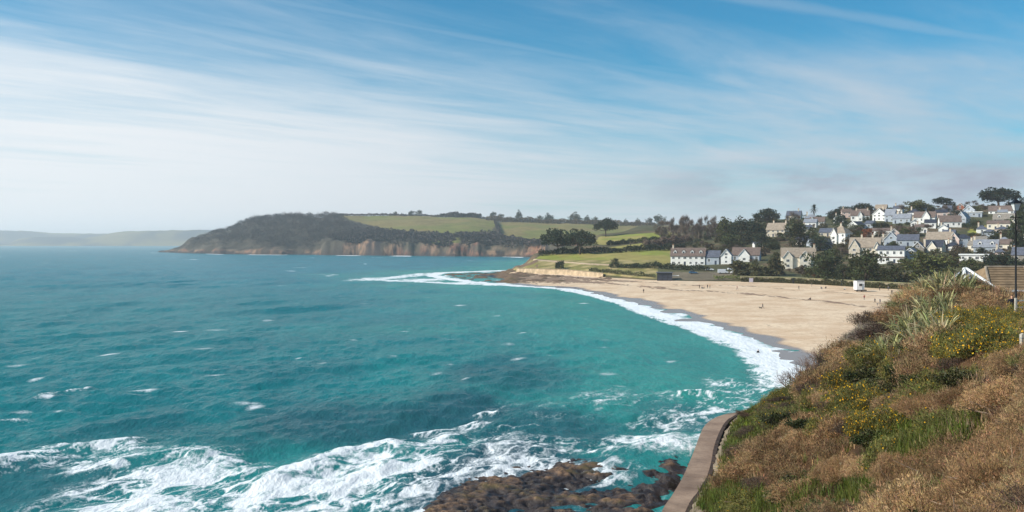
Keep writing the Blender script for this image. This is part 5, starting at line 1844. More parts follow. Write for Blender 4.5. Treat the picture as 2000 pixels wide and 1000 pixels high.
# ------------------------------------------------------------------ trees of the town and the fields
G_T = 'trees around the beach and town'
TREES = [
    (PINES, 1088, 497, 445, 60, 'left of the two broad dark pines on the field edge', 'broad_pine'),
    (PINES, 1133, 497, 442, 58, 'right of the two broad dark pines on the field edge', 'broad_pine'),
    (PINES, 1183, 462, 425, 44, 'dark round-topped pine above and right of the pine pair', 'broad_pine'),
    (DARK, 1201, 515, 502, 16, 'small dark round bush standing alone in the beach field', 'round_bush'),
    (DARK, 1243, 521, 513, 26, 'low spreading dark bush along the bottom of the beach field', 'round_bush'),
    (DARK, 1283, 520, 509, 20, 'dark bush at the right end of the beach field', 'round_bush'),
    (EVER, 1418, 474, 424, 44, 'dark evergreen at the left of the clump beside the brown wood', 'evergreen_tree'),
    (DARK, 1445, 478, 418, 52, 'largest dark evergreen of the clump above the white gables', 'evergreen_tree'),
    (DARK, 1472, 476, 420, 46, 'dark evergreen at the right of the clump beside the beige house', 'evergreen_tree'),
    (PINES, 1498, 442, 407, 46, 'umbrella-shaped dark pine on the skyline above the beige house', 'umbrella_pine'),
    (EVER, 1424, 486, 452, 44, 'olive evergreen low in front of the dark clump', 'evergreen_tree'),
    (DARK, 1487, 484, 450, 40, 'dark evergreen left of the beige stone house', 'evergreen_tree'),
    (BARE, 1548, 432, 408, 28, 'leafless tree on the skyline beside the beige house', 'bare_tree'),
    (EVER, 1563, 484, 433, 62, 'big brown-green tree right of the beige stone house', 'broad_tree'),
    (DARK, 1602, 490, 454, 44, 'dark blue-green tree behind the beach evergreens', 'broad_tree'),
    (DARK, 1642, 444, 414, 30, 'dark upright tree above the tall hipped house', 'broad_tree'),
    (DARK, 1626, 428, 408, 28, 'square dark tree clump on the skyline right of the palm', 'broad_tree'),
    (PINES, 1650, 424, 402, 36, 'dark spreading pine on the skyline, left of two', 'umbrella_pine'),
    (PINES, 1684, 420, 396, 42, 'dark spreading pine on the skyline, right of two', 'umbrella_pine'),
    (DARK, 1718, 408, 395, 12, 'small dark tuft of a tree above the highest tan roof', 'broad_tree'),
    (BARE, 1758, 420, 393, 40, 'bare grey tree on the skyline left of the round green tree', 'bare_tree'),
    (EVER, 1790, 418, 387, 46, 'round brown-green tree on the skyline right of centre', 'broad_tree'),
    (PINE_LEAN, 1850, 408, 384, 34, 'wind-bent flat-topped pine on the skyline', 'wind_bent_pine'),
    (BARE, 1898, 408, 389, 26, 'bare tree on the skyline left of the big pine', 'bare_tree'),
    (PINES, 1951, 408, 361, 70, 'big domed pine standing highest on the skyline', 'big_pine'),
    (DARK, 1999, 408, 386, 26, 'dark tree on the skyline at the right edge', 'broad_tree'),
    (EVER, 1611, 549, 484, 74, 'big dark evergreen behind the beach wall, left of three', 'beach_evergreen'),
    (EVER, 1692, 550, 481, 82, 'big dark evergreen behind the white beach hut, middle of three', 'beach_evergreen'),
    (EVER, 1808, 552, 484, 104, 'big dark evergreen beside the near slope, right of three', 'beach_evergreen'),
    (DARK, 1958, 532, 489, 76, 'dark evergreen behind the white flat-roofed house and the lamp', 'beach_evergreen'),
    (EVER, 1900, 530, 503, 46, 'brown-green bush below the white flat-roofed house', 'broad_tree'),
    (EVER, 1650, 548, 510, 50, 'smaller evergreen filling the gap between the big beach trees', 'beach_evergreen'),
    (EVER, 1745, 552, 514, 56, 'low evergreen between the middle and right beach trees', 'beach_evergreen'),
    (SHRUB, 1450, 539, 505, 56, 'wide brown-green bush behind the car park', 'broad_bush'),
    (SHRUB, 1482, 541, 511, 44, 'brown bush right of the car park', 'broad_bush'),
    (SHRUB, 1512, 539, 498, 40, 'reddish-brown bush left of the twin-gabled house', 'broad_bush'),
    (RUST, 1595, 546, 535, 24, 'rusty orange shrub just above the beach wall', 'rust_shrub'),
    (RUST, 1696, 470, 446, 26, 'orange-leaved tree above the two tall chimneys', 'rust_tree'),
    (BARE, 1715, 470, 440, 40, 'reddish bare tree right of the orange-leaved tree', 'bare_tree'),
    (BARE, 1745, 458, 434, 36, 'bare tree above the glassy white-trimmed gable', 'bare_tree'),
    (BARE, 1770, 462, 438, 40, 'reddish bare tree in the middle of town', 'bare_tree'),
    (BARE, 1812, 456, 435, 36, 'reddish bare tree below the white house with central gable', 'bare_tree'),
    (BARE, 1845, 420, 398, 28, 'small bare tree beneath the wind-bent pine', 'bare_tree'),
    (EVER, 1905, 448, 424, 28, 'brown-green tree left of the cream bungalow', 'broad_tree'),
    (EVER, 1955, 470, 446, 48, 'broad olive tree below the cream bungalow', 'broad_tree'),
    (EVER, 1994, 500, 400, 40, 'tall olive tree at the right edge beside the lamp', 'broad_tree'),
    (DARK, 1868, 426, 408, 24, 'green tree below the wind-bent pine', 'broad_tree'),
    (EVER, 1670, 452, 434, 40, 'dark green tree row below the long low white house', 'broad_tree'),
    (EVER, 1720, 448, 430, 40, 'dark olive tree below the bright white gable', 'broad_tree'),
    (SHRUB, 1665, 480, 456, 30, 'mixed green bush right of the tall hipped house', 'broad_bush'),
    (EVER, 1840, 516, 494, 40, 'dark green tree below the cream gabled house', 'broad_tree'),
    (SHRUB, 1880, 500, 480, 30, 'small brown bush below the blue-grey house', 'broad_bush'),
]
for pr, px, pb, pt, wpx, lab, nm in TREES:
    b = on_town(px, pb)
    s = b[1] / FPX
    plant_tree(nm, pr, b - np.array([0, 0, 0.4]), wpx * s * 1.08, (pb - pt) * s * 1.04, lab, 'tree' if 'bush' not in nm and 'shrub' not in nm else 'bush', G_T)
# the brown leafless wood above the fields
rb = random.Random(3)
ORD = ['first', 'second', 'third', 'fourth', 'fifth', 'sixth', 'seventh', 'eighth', 'ninth', 'tenth', 'eleventh']
for k in range(22):
    px = 1290 + (k % 11) * 10.5 + rb.uniform(-3, 3)
    pb = (470 if k < 11 else 458) - (4 if px < 1310 else 0) + rb.uniform(-2, 2)
    hp_ = rb.uniform(34, 42) * (0.75 if px < 1302 else 1)
    b = on_town(px, pb)
    s = b[1] / FPX
    plant_tree('brown_wood_tree', BARE, b - np.array([0, 0, 0.3]), rb.uniform(22, 30) * s, hp_ * s, ORD[k % 11] + ' leafless brown tree from the left in the ' + ('front' if k < 11 else 'back') + ' row of the brown wood', 'tree', 'trees of the brown wood')
# palm on the skyline
b = on_town(1590, 432)
pl = empty('palm_tree', tuple(b))
tag(pl, 'spiky palm tree on the skyline above the town', 'palm', G_T)
hpx = (432 - 399) * b[1] / FPX
MB().tube([(0, 0, -0.5), (0.1, 0, hpx * 0.5), (0, 0, hpx * 0.72)], [0.45, 0.36, 0.3], 7).build('trunk', M['bark'], pl)
rng = np.random.default_rng(8)
Vp, Fp, off = [], [], 0
for k in range(70):
    d = unit(rng.normal(size=(1, 3)) + np.array([[0, 0, 0.35]]))[0]
    L = hpx * 0.36
    side = unit(np.cross(d, [0, 0, 1])[None])[0] * 0.28
    p0 = np.array([0, 0, hpx * 0.72])
    p1 = p0 + d * L * 0.6
    p2 = p0 + d * L + np.array([0, 0, -0.12 * L])
    Vp += [p0 - side * 0.3, p0 + side * 0.3, p1 - side, p1 + side, p2]
    Fp.append([[off, off + 1, off + 3], [off, off + 3, off + 2], [off + 2, off + 3, off + 4]])
    off += 5
Fp = np.array(Fp).reshape(-1, 3)
link('fronds', mesh_data('fronds', np.array(Vp), Fp, [M['pine']], col=grey(len(Vp), 0.7, 1.4, rng)), pl)

# garden shrubs filling the plots between the houses
rg = random.Random(17)
cnt = {}
tries = 0
seen = {}
while sum(cnt.values()) < 430 and tries < 9000:
    tries += 1
    px = rg.uniform(1288, 2010)
    tq = rg.uniform(18, 400)
    Y = float(back_y(px)) + tq
    if px < 1345 and tq < 250:
        continue
    if px < 1500 and tq < 45:
        continue
    x = xw(px, Y)
    if any(abs(x - fx) < fr and -9 < Y - fy < 11 for fx, fy, fr in FOOT):
        continue
    zc = float(town_z(np.array([px]), np.array([Y]))[0])
    py = HZN + (EYE - zc) / Y * FPX
    wd = rg.uniform(2.6, 6.6)
    u_ = rg.random()
    pr = SHRUB if u_ < 0.50 else (EVER if u_ < 0.74 else (DARK if u_ < 0.82 else BARE))
    nm = 'garden_shrub' if pr is SHRUB else ('garden_evergreen' if pr in (EVER, DARK) else 'garden_tree')
    if cnt.get(nm, 0) > 210:
        continue
    hx, hy, hl = min(HREF, key=lambda q: (q[0] - px) ** 2 + 4 * (q[1] - py) ** 2)
    rel = ('left of' if px < hx - 9 else 'right of') if abs(px - hx) > 9 else ('above' if py < hy else 'below')
    short = hl.split(' with ')[0] if len(hl.split()) > 9 else hl
    what = {'garden_shrub': 'rounded shrub', 'garden_evergreen': 'leafy evergreen', 'garden_tree': 'leafless tree'}[nm]
    lab = ' '.join((what + ' ' + rel + ' the ' + short).split()[:16])
    plant_tree(nm, pr, (x, Y, zc - 0.3), wd * 1.25, wd * rg.uniform(0.7, 1.1), lab, 'shrub' if pr is SHRUB else 'tree',
               {'garden_shrub': 'garden shrubs among the houses', 'garden_evergreen': 'garden evergreens among the houses', 'garden_tree': 'leafless garden trees among the houses'}[nm], parts=(pr is BARE))
    cnt[nm] = cnt.get(nm, 0) + 1

#PART3
# ------------------------------------------------------------------ beach furniture
# dark timber hut at the back of the sand
b = on_beach(1298, 548.5)
s = b[1] / FPX
hut = empty('beach_hut', tuple(b), -math.atan2(b[0], b[1]))
tag(hut, 'dark blue-grey flat-roofed hut at the back of the beach', 'hut')
wq = 29 * s
hq = 15.5 * s
MB().box(-wq / 2, wq / 2, 0, 5, -0.5, hq).build('wall', M['darkwood'], hut)
MB().box(-wq / 2 - 0.4, wq / 2 + 0.4, -0.5, 5.3, hq + 0.01, hq + 0.3).build('roof', M['slate'], hut)
for k in range(3):
    MB().box(-wq / 2 + 0.5 + k * 2.3, -wq / 2 + 2.5 + k * 2.3, -0.07, -0.01, 0.1, 2.4).build('shutter', M['darkslate'], hut)
MB().box(wq / 2 - 0.12, wq / 2 + 3.2, 1.0, 1.3, hq * 0.62, hq * 0.62 + 0.35).build('white_awning', M['frame'], hut)

# white lifeguard cabin on its trailer
b = on_beach(1681, 570)
s = b[1] / FPX
cab = empty('lifeguard_cabin', tuple(b), math.radians(2))
tag(cab, 'white boxy cabin standing on the sand by the beach wall', 'cabin')
wq, hq = 15.5 * s, 21 * s
MB().box(-wq / 2, wq / 2, 0, wq * 0.95, 0.75, hq).build('body', M['hutwhite'], cab)
MB().box(-wq / 2 - 0.1, wq / 2 + 0.1, -0.1, wq * 0.95 + 0.1, hq + 0.01, hq + 0.14).build('roof', M['steel'], cab)
MB().box(-wq / 2 + 0.2, wq / 2 + 0.9, 0.2, wq * 0.9, 0.35, 0.74).build('chassis', M['black'], cab)
for sx in (-1, 1):
    MB().prism([(0.38 * math.cos(a), 0.38 + 0.38 * math.sin(a)) for a in np.linspace(0, 2 * math.pi, 15)[:-1]], 'x', sx * wq * 0.3 - 0.12, sx * wq * 0.3 + 0.12).build('wheel', M['tyre'], cab, loc=(0, wq * 0.4, 0))
pn = MB().box(-0.7, 0.7, -0.06, -0.01, hq * 0.52, hq * 0.78).build('window', M['frame'], cab)
MB().box(-0.6, 0.6, -0.09, -0.06, hq * 0.54, hq * 0.76).build('pane', M['pane'], pn)
MB().box(wq * 0.18, wq * 0.40, -0.05, -0.01, 0.8, 2.9).build('door', M['greywall'], cab)

# slim light column behind the cabin and a board on the sand
b = on_town(1693.5, 548)
col_ = empty('light_column', (b[0], b[1], b[2]))
tag(col_, 'slim pale light column rising behind the white cabin', 'lamp post')
hq = 24 * b[1] / FPX
MB().tube([(0, 0, -0.3), (0, 0, hq * 0.5), (0, 0, hq)], [0.12, 0.1, 0.07], 8).build('pole', M['steel'], col_)
MB().tube([(0, 0, hq), (0.0, -0.5, hq + 0.15)], [0.06, 0.05], 6).build('arm', M['steel'], col_)
MB().box(-0.18, 0.18, -0.95, -0.45, hq + 0.08, hq + 0.22).build('lamp_head', M['steel'], col_)

b = on_beach(1467, 553)
nb_ = empty('notice_board', tuple(b), -math.atan2(b[0], b[1]))
tag(nb_, 'pale lavender board standing on the sand before the wall', 'board')
MB().box(-0.85, 0.85, -0.05, 0.05, 0.5, 2.2).build('panel', plain('pale_board', srgb(176, 170, 184), 0.6, 0.05), nb_)
for sx in (-0.75, 0.75):
    MB().box(sx - 0.06, sx + 0.06, 0.051, 0.15, -0.4, 2.3).build('leg', M['steel'], nb_)


# --- cars behind the beach
def car(px, py, paint, label, yaw=0.0, van=False, base=None, group='cars parked behind the beach'):
    b = (on_town(px, py) if base is None else np.array(base))
    root = empty('parked_car' if not van else 'parked_van', tuple(b), -math.atan2(b[0], b[1]) + math.radians(yaw))
    tag(root, label, 'van' if van else 'car', group)
    if van:
        prof = [(-2.5, 0.35), (2.5, 0.35), (2.55, 0.95), (2.1, 1.15), (1.55, 2.0), (1.3, 2.15), (-2.45, 2.15), (-2.5, 1.9)]
        glass = [(1.35, 1.2), (2.0, 1.2), (1.5, 1.9), (1.2, 1.9)]
    else:
        prof = [(-2.05, 0.3), (2.05, 0.3), (2.12, 0.62), (1.95, 0.82), (1.0, 0.95), (0.45, 1.42), (-1.1, 1.46), (-1.85, 1.0), (-2.1, 0.9)]
        glass = [(0.85, 0.97), (0.38, 1.36), (-1.05, 1.40), (-1.6, 1.0)]
    hw = 0.86
    mb = MB()
    mb.prism(prof, 'y', -hw, hw)
    bd = mb.data('car_body', plain('car_paint', paint, 0.25, 0.03, 1.0, 0.6))
    bo = link('body', bd, root)
    md = bo.modifiers.new('bevel', 'BEVEL')
    md.width = 0.10
    md.segments = 2
    for sy in (-1, 1):
        MB().prism(glass, 'y', sy * (hw + 0.012) - 0.01, sy * (hw + 0.012) + 0.01).build('side_window', M['pane'], root)
        for wx in (-1.3, 1.3):
            wmb = MB().prism([(wx + 0.33 * math.cos(a), 0.33 + 0.33 * math.sin(a)) for a in np.linspace(0, 2 * math.pi, 17)[:-1]], 'y', sy * (hw - 0.1) - 0.11, sy * (hw - 0.1) + 0.13)
            wo_ = wmb.build('wheel', M['tyre'], root)
            yy = sy * (hw + 0.03) + 0.04 * sy
            MB().prism([(wx + 0.19 * math.cos(a), 0.33 + 0.19 * math.sin(a)) for a in np.linspace(0, 2 * math.pi, 13)[:-1]], 'y', min(yy, yy + 0.03 * sy), max(yy, yy + 0.03 * sy)).build('rim', M['steel'], wo_)
        xx = 2.10 if not van else 2.53
        MB().box(xx - 0.08, xx + 0.02, sy * 0.62 - 0.15, sy * 0.62 + 0.15, 0.62, 0.78).build('headlight', M['glass'], root)
    if not van:
        MB().prism([(1.02, 0.97), (0.50, 1.40), (0.46, 1.385), (0.97, 0.95)], 'y', -0.72, 0.72).build('windscreen', M['pane'], root)
    return root


car(1412, 535.5, srgb(206, 210, 216), 'silver van in front of the parked cars behind the beach', 4, True)
car(1429, 528, srgb(236, 236, 234), 'upper white car parked right of the silver van', 12)
car(1386, 529, srgb(232, 232, 230), 'white car left of the silver van below the terrace', -8)
car(1354, 535, srgb(36, 92, 128), 'blue car parked beside the dark beach hut', 3)
car(1435, 536, srgb(226, 226, 228), 'lower white car parked right of the silver van', 0)
car(1450, 538, srgb(70, 76, 84), 'dark grey car parked at the right end of the car park', 2)

# ------------------------------------------------------------------ people and dogs on the sand


def skin_body(name, joints, edges):
    me = bpy.data.meshes.new(name)
    me.from_pydata([j[:3] for j in joints], edges, [])
    o = bpy.data.objects.new(name, me)
    C.objects.link(o)
    md = o.modifiers.new('skin', 'SKIN')
    md.use_smooth_shade = True
    for k, v in enumerate(me.skin_vertices[0].data):
        v.radius = joints[k][3] if isinstance(joints[k][3], tuple) else (joints[k][3],) * 2
        v.use_root = (k == 0)
    sb = o.modifiers.new('sub', 'SUBSURF')
    sb.levels = 1
    sb.render_levels = 1
    return o


def biped(hip, knee_l, knee_r, foot_l, foot_r, lean, arm_l, arm_r):
    hx, hy, hz_ = hip
    ch = (hx + lean[0], hy + lean[1], hz_ + 0.46)
    J = [(hx, hy, hz_, (0.155, 0.115)), (hx + lean[0] * 0.4, hy + lean[1] * 0.4, hz_ + 0.22, (0.145, 0.105)), (*ch, (0.165, 0.115)), (ch[0] + lean[0] * 0.2, ch[1] + lean[1] * 0.2, ch[2] + 0.14, 0.058),
         (ch[0] + lean[0] * 0.25, ch[1] + lean[1] * 0.25 - 0.02, ch[2] + 0.26, (0.088, 0.10)), (ch[0] + lean[0] * 0.25, ch[1] + lean[1] * 0.25, ch[2] + 0.36, 0.07)]
    E = [(0, 1), (1, 2), (2, 3), (3, 4), (4, 5)]
    for sx, kn, ft in ((-1, knee_l, foot_l), (1, knee_r, foot_r)):
        k = len(J)
        J += [(hx + sx * 0.10, hy, hz_ - 0.08, 0.085), (*kn, 0.058), (ft[0], ft[1], ft[2] + 0.08, 0.042), (ft[0], ft[1] - 0.16, ft[2] + 0.04, 0.036)]
        E += [(0, k), (k, k + 1), (k + 1, k + 2), (k + 2, k + 3)]
    for sx, (el, ha) in ((-1, arm_l), (1, arm_r)):
        k = len(J)
        J += [(ch[0] + sx * 0.20, ch[1], ch[2] + 0.02, 0.056), (*el, 0.043), (*ha, 0.034), (ha[0], ha[1] - 0.07, ha[2] - 0.05, 0.026)]
        E += [(2, k), (k, k + 1), (k + 1, k + 2), (k + 2, k + 3)]
    return J, E


POSES = {
    'stand': biped((0, 0, 0.92), (-0.11, -0.02, 0.5), (0.11, -0.02, 0.5), (-0.13, 0, 0), (0.13, 0, 0), (0, -0.02), ((-0.27, 0.02, 1.12), (-0.26, -0.08, 0.88)), ((0.27, 0.02, 1.12), (0.25, -0.1, 0.9))),
    'walk': biped((0, 0, 0.90), (-0.10, -0.22, 0.50), (0.10, 0.06, 0.48), (-0.11, -0.30, 0.0), (0.11, 0.38, 0.04), (0, -0.06), ((-0.27, 0.12, 1.14), (-0.27, 0.12, 0.9)), ((0.27, -0.14, 1.14), (0.25, -0.32, 0.98))),
    'sit': biped((0, 0, 0.16), (-0.16, -0.42, 0.42), (0.16, -0.42, 0.42), (-0.18, -0.72, 0.0), (0.18, -0.72, 0.0), (0, 0.06), ((-0.28, -0.12, 0.44), (-0.16, -0.38, 0.46)), ((0.28, -0.12, 0.44), (0.16, -0.38, 0.46))),
}


def person_mat(top, legs, hair):
    m, t = new_mat('clothing')
    zc = t.n('ShaderNodeSeparateXYZ', {0: t.n('ShaderNodeTexCoord').outputs['Object']}).outputs[2]
    return m, t, zc


def person(px, py, pose, top, legs, hair, label, yaw=0.0, scale=1.0, base=None, group='people on the beach'):
    b = on_beach(px, py) if base is None else np.array(base)
    o = skin_body('person', *POSES[pose])
    o.location = tuple(b)
    o.rotation_euler = (0, 0, -math.atan2(b[0], b[1]) + math.radians(yaw))
    o.scale = (scale,) * 3
    m, t, zc = person_mat(top, legs, hair)
    h0 = {'stand': 0.92, 'walk': 0.90, 'sit': 0.16}[pose]
    cl = t.mix(t.math('GREATER_THAN', zc, h0 - 0.04), legs, top)
    if pose == 'sit':
        yv = t.n('ShaderNodeSeparateXYZ', {0: t.n('ShaderNodeTexCoord').outputs['Object']}).outputs[1]
        cl = t.mix(t.math('LESS_THAN', yv, -0.16), cl, legs)
    cl = t.mix(t.math('GREATER_THAN', zc, h0 + 0.57), cl, srgb(206, 160, 132))
    cl = t.mix(t.math('GREATER_THAN', zc, h0 + 0.76), cl, hair)
    finish(t, cl, 0.8)
    o.data.materials.append(m)
    tag(o, label, 'person', group)
    return o


BLK, NAV, GRY, RED, WHT, TAN_, BRN, DKB = srgb(30, 30, 34), srgb(36, 44, 66), srgb(96, 98, 104), srgb(140, 40, 40), srgb(214, 210, 204), srgb(160, 132, 100), srgb(70, 50, 38), srgb(24, 26, 40)
person(1257, 572.5, 'stand', BLK, BLK, BRN, 'lone person in black standing left on the sand near the water', 10)
person(1366, 563.5, 'stand', DKB, BLK, BRN, 'person in dark clothes standing leftmost of the group below the car park', 60)
person(1371, 563.5, 'sit', GRY, NAV, BRN, 'grey-clad person seated left in the group below the car park', 30)
person(1375, 563.5, 'sit', TAN_, GRY, BRN, 'tan-clad person seated right in the group below the car park', -30)
person(1382, 563.3, 'stand', BLK, BLK, BLK, 'person in black standing right of the seated pair', -50)
person(1386.5, 563.3, 'stand', TAN_, GRY, BRN, 'person in pale tan standing at the right of the beach group', -40)
person(1490, 603, 'walk', DKB, NAV, BRN, 'walker in dark clothes with a dog in the middle of the sand', -70)
person(1583, 585.5, 'sit', BLK, BLK, BRN, 'person in black seated alone in the middle of the upper sand', -60)
person(1585.5, 560, 'stand', NAV, BLK, BRN, 'person in navy standing against the beach wall left of the cabin', 90)
person(1688, 586, 'stand', RED, GRY, BRN, 'slim person in faded red standing below the white cabin', 20)
person(1709, 592.5, 'walk', DKB, BLK, BRN, 'left of the two dark walkers below and right of the cabin', -40)
person(1719, 594, 'walk', NAV, GRY, BRN, 'right of the two dark walkers below and right of the cabin', -40)
person(1713.5, 597, 'stand', GRY, NAV, BRN, 'small child between the two dark walkers', 0, 0.55)
person(1718, 567.5, 'stand', BLK, BLK, BRN, 'person in black by the wall just right of the cabin', 40)
person(1735, 567.5, 'stand', GRY, BLK, BRN, 'person in grey by the wall furthest right of the cabin', -30)
person(1480.5, 690, 'stand', BLK, BLK, BRN, 'swimmer in black wading in the surf', 30, 1.0, ground(1480.5, 690, 0.0) - np.array([0, 0, 1.0]))
person(1129, 546, 'stand', NAV, BLK, BRN, 'person in navy standing below the stone sea wall', 20)
person(1613, 563.5, 'sit', BLK, NAV, BRN, 'person sitting against the foot of the beach wall', -20)

person(1604, 564, 'sit', NAV, GRY, BRN, 'person in navy seated by the beach wall left of the cabin', 30)
person(1650, 566, 'sit', WHT, NAV, BRN, 'person in white seated just left of the cabin', -20)
person(1560, 566, 'walk', GRY, BLK, BRN, 'grey-clad walker near the wall gateway', 70)
person(1440, 566, 'walk', RED, NAV, BRN, 'walker in red left of the lavender board', -80)
person(1742, 575, 'stand', BLK, NAV, BRN, 'person in black at the far right where sand meets the slope', 10)


def dog(px, py, c, label, yaw):
    b = on_beach(px, py)
    J = [(0.0, 0, 0.44, (0.10, 0.12)), (0.25, 0, 0.42, (0.11, 0.14)), (-0.25, 0, 0.45, (0.09, 0.11)), (0.40, 0, 0.56, 0.07), (0.50, 0, 0.66, 0.075), (0.62, 0, 0.62, 0.04),
         (-0.40, 0, 0.54, 0.03), (-0.52, 0, 0.66, 0.02)]
    E = [(0, 1), (0, 2), (1, 3), (3, 4), (4, 5), (2, 6), (6, 7)]
    for sy in (-1, 1):
        k = len(J)
        J += [(0.27, sy * 0.09, 0.28, 0.045), (0.26, sy * 0.09, 0.15, 0.03), (0.28, sy * 0.09, 0.02, 0.03)]
        E += [(1, k), (k, k + 1), (k + 1, k + 2)]
        k = len(J)
        J += [(-0.24, sy * 0.09, 0.30, 0.06), (-0.33, sy * 0.09, 0.17, 0.03), (-0.29, sy * 0.09, 0.02, 0.03)]
        E += [(2, k), (k, k + 1), (k + 1, k + 2)]
        k = len(J)
        J += [(0.46, sy * 0.07, 0.74, 0.025)]
        E += [(4, k)]
    o = skin_body('dog', J, E)
    o.location = tuple(b)
    o.rotation_euler = (0, 0, math.radians(yaw))
    o.data.materials.append(plain('dog_coat', c, 0.8, 0.1, 4.0))
    tag(o, label, 'dog', 'dogs on the beach')


dog(1486, 603.8, BLK, 'black dog at the feet of the walker in the middle of the sand', 170)
dog(1732.5, 598.5, GRY, 'grey dog at the far right of the sand beside the near slope', 20)

# ------------------------------------------------------------------ plants of the near slope
SL_R = np.random.default_rng(404)


def sprig_bush(seed, n_spr, per, L, W, mats, flat=0.75, lo=0.55, hi=1.35, hue=0.10, flowers=0, leaf='tri', stems=18, stem_mat='twig', spread=0.6, tall=1.0):
    """a shrub about 2 m across: lumpy dome of fine sprigs on crooked stems"""
    rng = np.random.default_rng(seed)
    d = dirs(n_spr, rng)
    d[:, 2] = np.abs(d[:, 2])
    az = np.arctan2(d[:, 1], d[:, 0])
    lump = 0.78 + 0.22 * np.sin(az * 3 + seed) * np.cos(d[:, 2] * 5 + seed) + 0.12 * np.sin(az * 7 + 2.0 * seed + d[:, 2] * 9)
    r = (0.45 + 0.55 * rng.uniform(0, 1, n_spr) ** 0.45) * lump
    P = d * r[:, None] * np.array([1, 1, flat * tall])
    P[:, 2] += 0.05
    val = grey(n_spr, lo, hi, rng, hue)
    k = np.repeat(np.arange(n_spr), per)
    n = len(k)
    sp = P[k] + rng.normal(0, L * spread, (n, 3))
    D = d[k] * 0.7 + rng.normal(0, 0.65, (n, 3)) + np.array([0, 0, 0.45])
    V, F, col = leaves(sp, D, L * rng.uniform(0.6, 1.5, n), W * rng.uniform(0.7, 1.4, n), val[k] * rng.uniform(0.8, 1.2, (n, 1)), leaf, rng)
    out = {'foliage': mesh_data('bush_foliage', V, F, [mats[0]], col=col)}
    mb = MB()
    for q in range(stems):
        e = P[rng.integers(0, n_spr)] * 1.02
        mdl = e * 0.5 + rng.normal(0, 0.10, 3)
        mb.tube([(e[0] * 0.08, e[1] * 0.08, -0.1), tuple(mdl), tuple(e)], [0.022, 0.014, 0.006], 3, cap=False)
    out['stems'] = mb.data('bush_stems', M[stem_mat])
    if flowers:
        dd = dirs(flowers, rng)
        dd[:, 2] = np.abs(dd[:, 2]) + 0.1
        j = rng.integers(0, n_spr, flowers)
        sel = P[j] * 1.06 + rng.normal(0, 0.05, (flowers, 3))
        V, F, col = leaves(sel, dirs(flowers, rng) + np.array([0, 0, 0.5]), rng.uniform(0.035, 0.06, flowers), rng.uniform(0.03, 0.05, flowers), grey(flowers, 0.7, 1.25, rng), 'quad', rng)
        out['flowers'] = mesh_data('bush_flowers', V, F, [mats[1]], col=col)
    return out


M['heath'] = leaf_mat('dark_heath', (0.120, 0.075, 0.050, 1), 0.2, 0.85, 0.1, (0.090, 0.062, 0.045, 1))
M['greyheath'] = leaf_mat('grey_twiggy_bush', (0.20, 0.165, 0.130, 1), 0.2, 0.9, 0.08)
BROWN = [sprig_bush(s, 900, 9, 0.085, 0.017, [M['gorse_brown']], 0.72, hue=0.08) for s in (1, 2, 3, 4)]
FINE = [sprig_bush(s, 2300, 9, 0.052, 0.0095, [M['gorse_brown']], 0.75, hue=0.08, stems=34) for s in (21, 22, 23)]
GREEN = [sprig_bush(s, 850, 9, 0.085, 0.018, [M['gorse_green'], M['flower']], 0.75, flowers=700) for s in (5, 6, 7)]
LOWFL = [sprig_bush(s, 850, 9, 0.085, 0.018, [M['gorse_green'], M['flower']], 0.7, flowers=90) for s in (8, 9)]
BRAM = [sprig_bush(s, 800, 5, 0.075, 0.055, [M['bramble']], 0.6, leaf='quad', lo=0.5, hi=1.5) for s in (10, 11)]
HEATH = [sprig_bush(s, 900, 9, 0.08, 0.014, [M['heath']], 0.6) for s in (12, 13)]
GREYB = [sprig_bush(s, 700, 9, 0.10, 0.013, [M['greyheath']], 0.85, stems=40) for s in (14, 15)]


def strap_clump(seed, n, L, Wd, mat, up=0.7, droop=0.5, seg=5):
    rng = np.random.default_rng(seed)
    Vs, Fs, Cs, off = [], [], [], 0
    for q in range(n):
        az = rng.uniform(0, 6.28)
        el = rng.uniform(0.25, 1.0) * up
        d = np.array([math.cos(az) * (1 - el), math.sin(az) * (1 - el), el + 0.25])
        d = d / np.linalg.norm(d)
        ln = L * rng.uniform(0.55, 1.15)
        side = unit(np.cross(d, [0, 0, 1.0])[None] + rng.normal(0, 0.25, (1, 3)))[0]
        base = np.array([math.cos(az), math.sin(az), 0]) * rng.uniform(0, 0.22)
        c = grey(1, 0.6, 1.35, rng, 0.08)[0]
        if rng.uniform() < 0.3:
            c = c * np.array([1.5, 1.45, 1.35])
        for k in range(seg + 1):
            s_ = k / seg
            p_ = base + d * ln * s_ + np.array([0, 0, -droop * ln * s_ ** 3 * (1 - el)])
            wv = Wd * (0.75 + 0.5 * s_) * (1 - s_ ** 4) + 0.004
            Vs += [p_ - side * wv / 2, p_ + side * wv / 2]
            Cs += [c, c]
            if k:
                a = off + 2 * k
                Fs.append([a - 2, a - 1, a + 1, a])
        off += 2 * (seg + 1)
    return mesh_data('strap_leaves', np.array(Vs), np.array(Fs), [mat], col=np.array(Cs))


FLAX = [strap_clump(s, 80, 1.9, 0.085, M['flax']) for s in (1, 2, 3)]


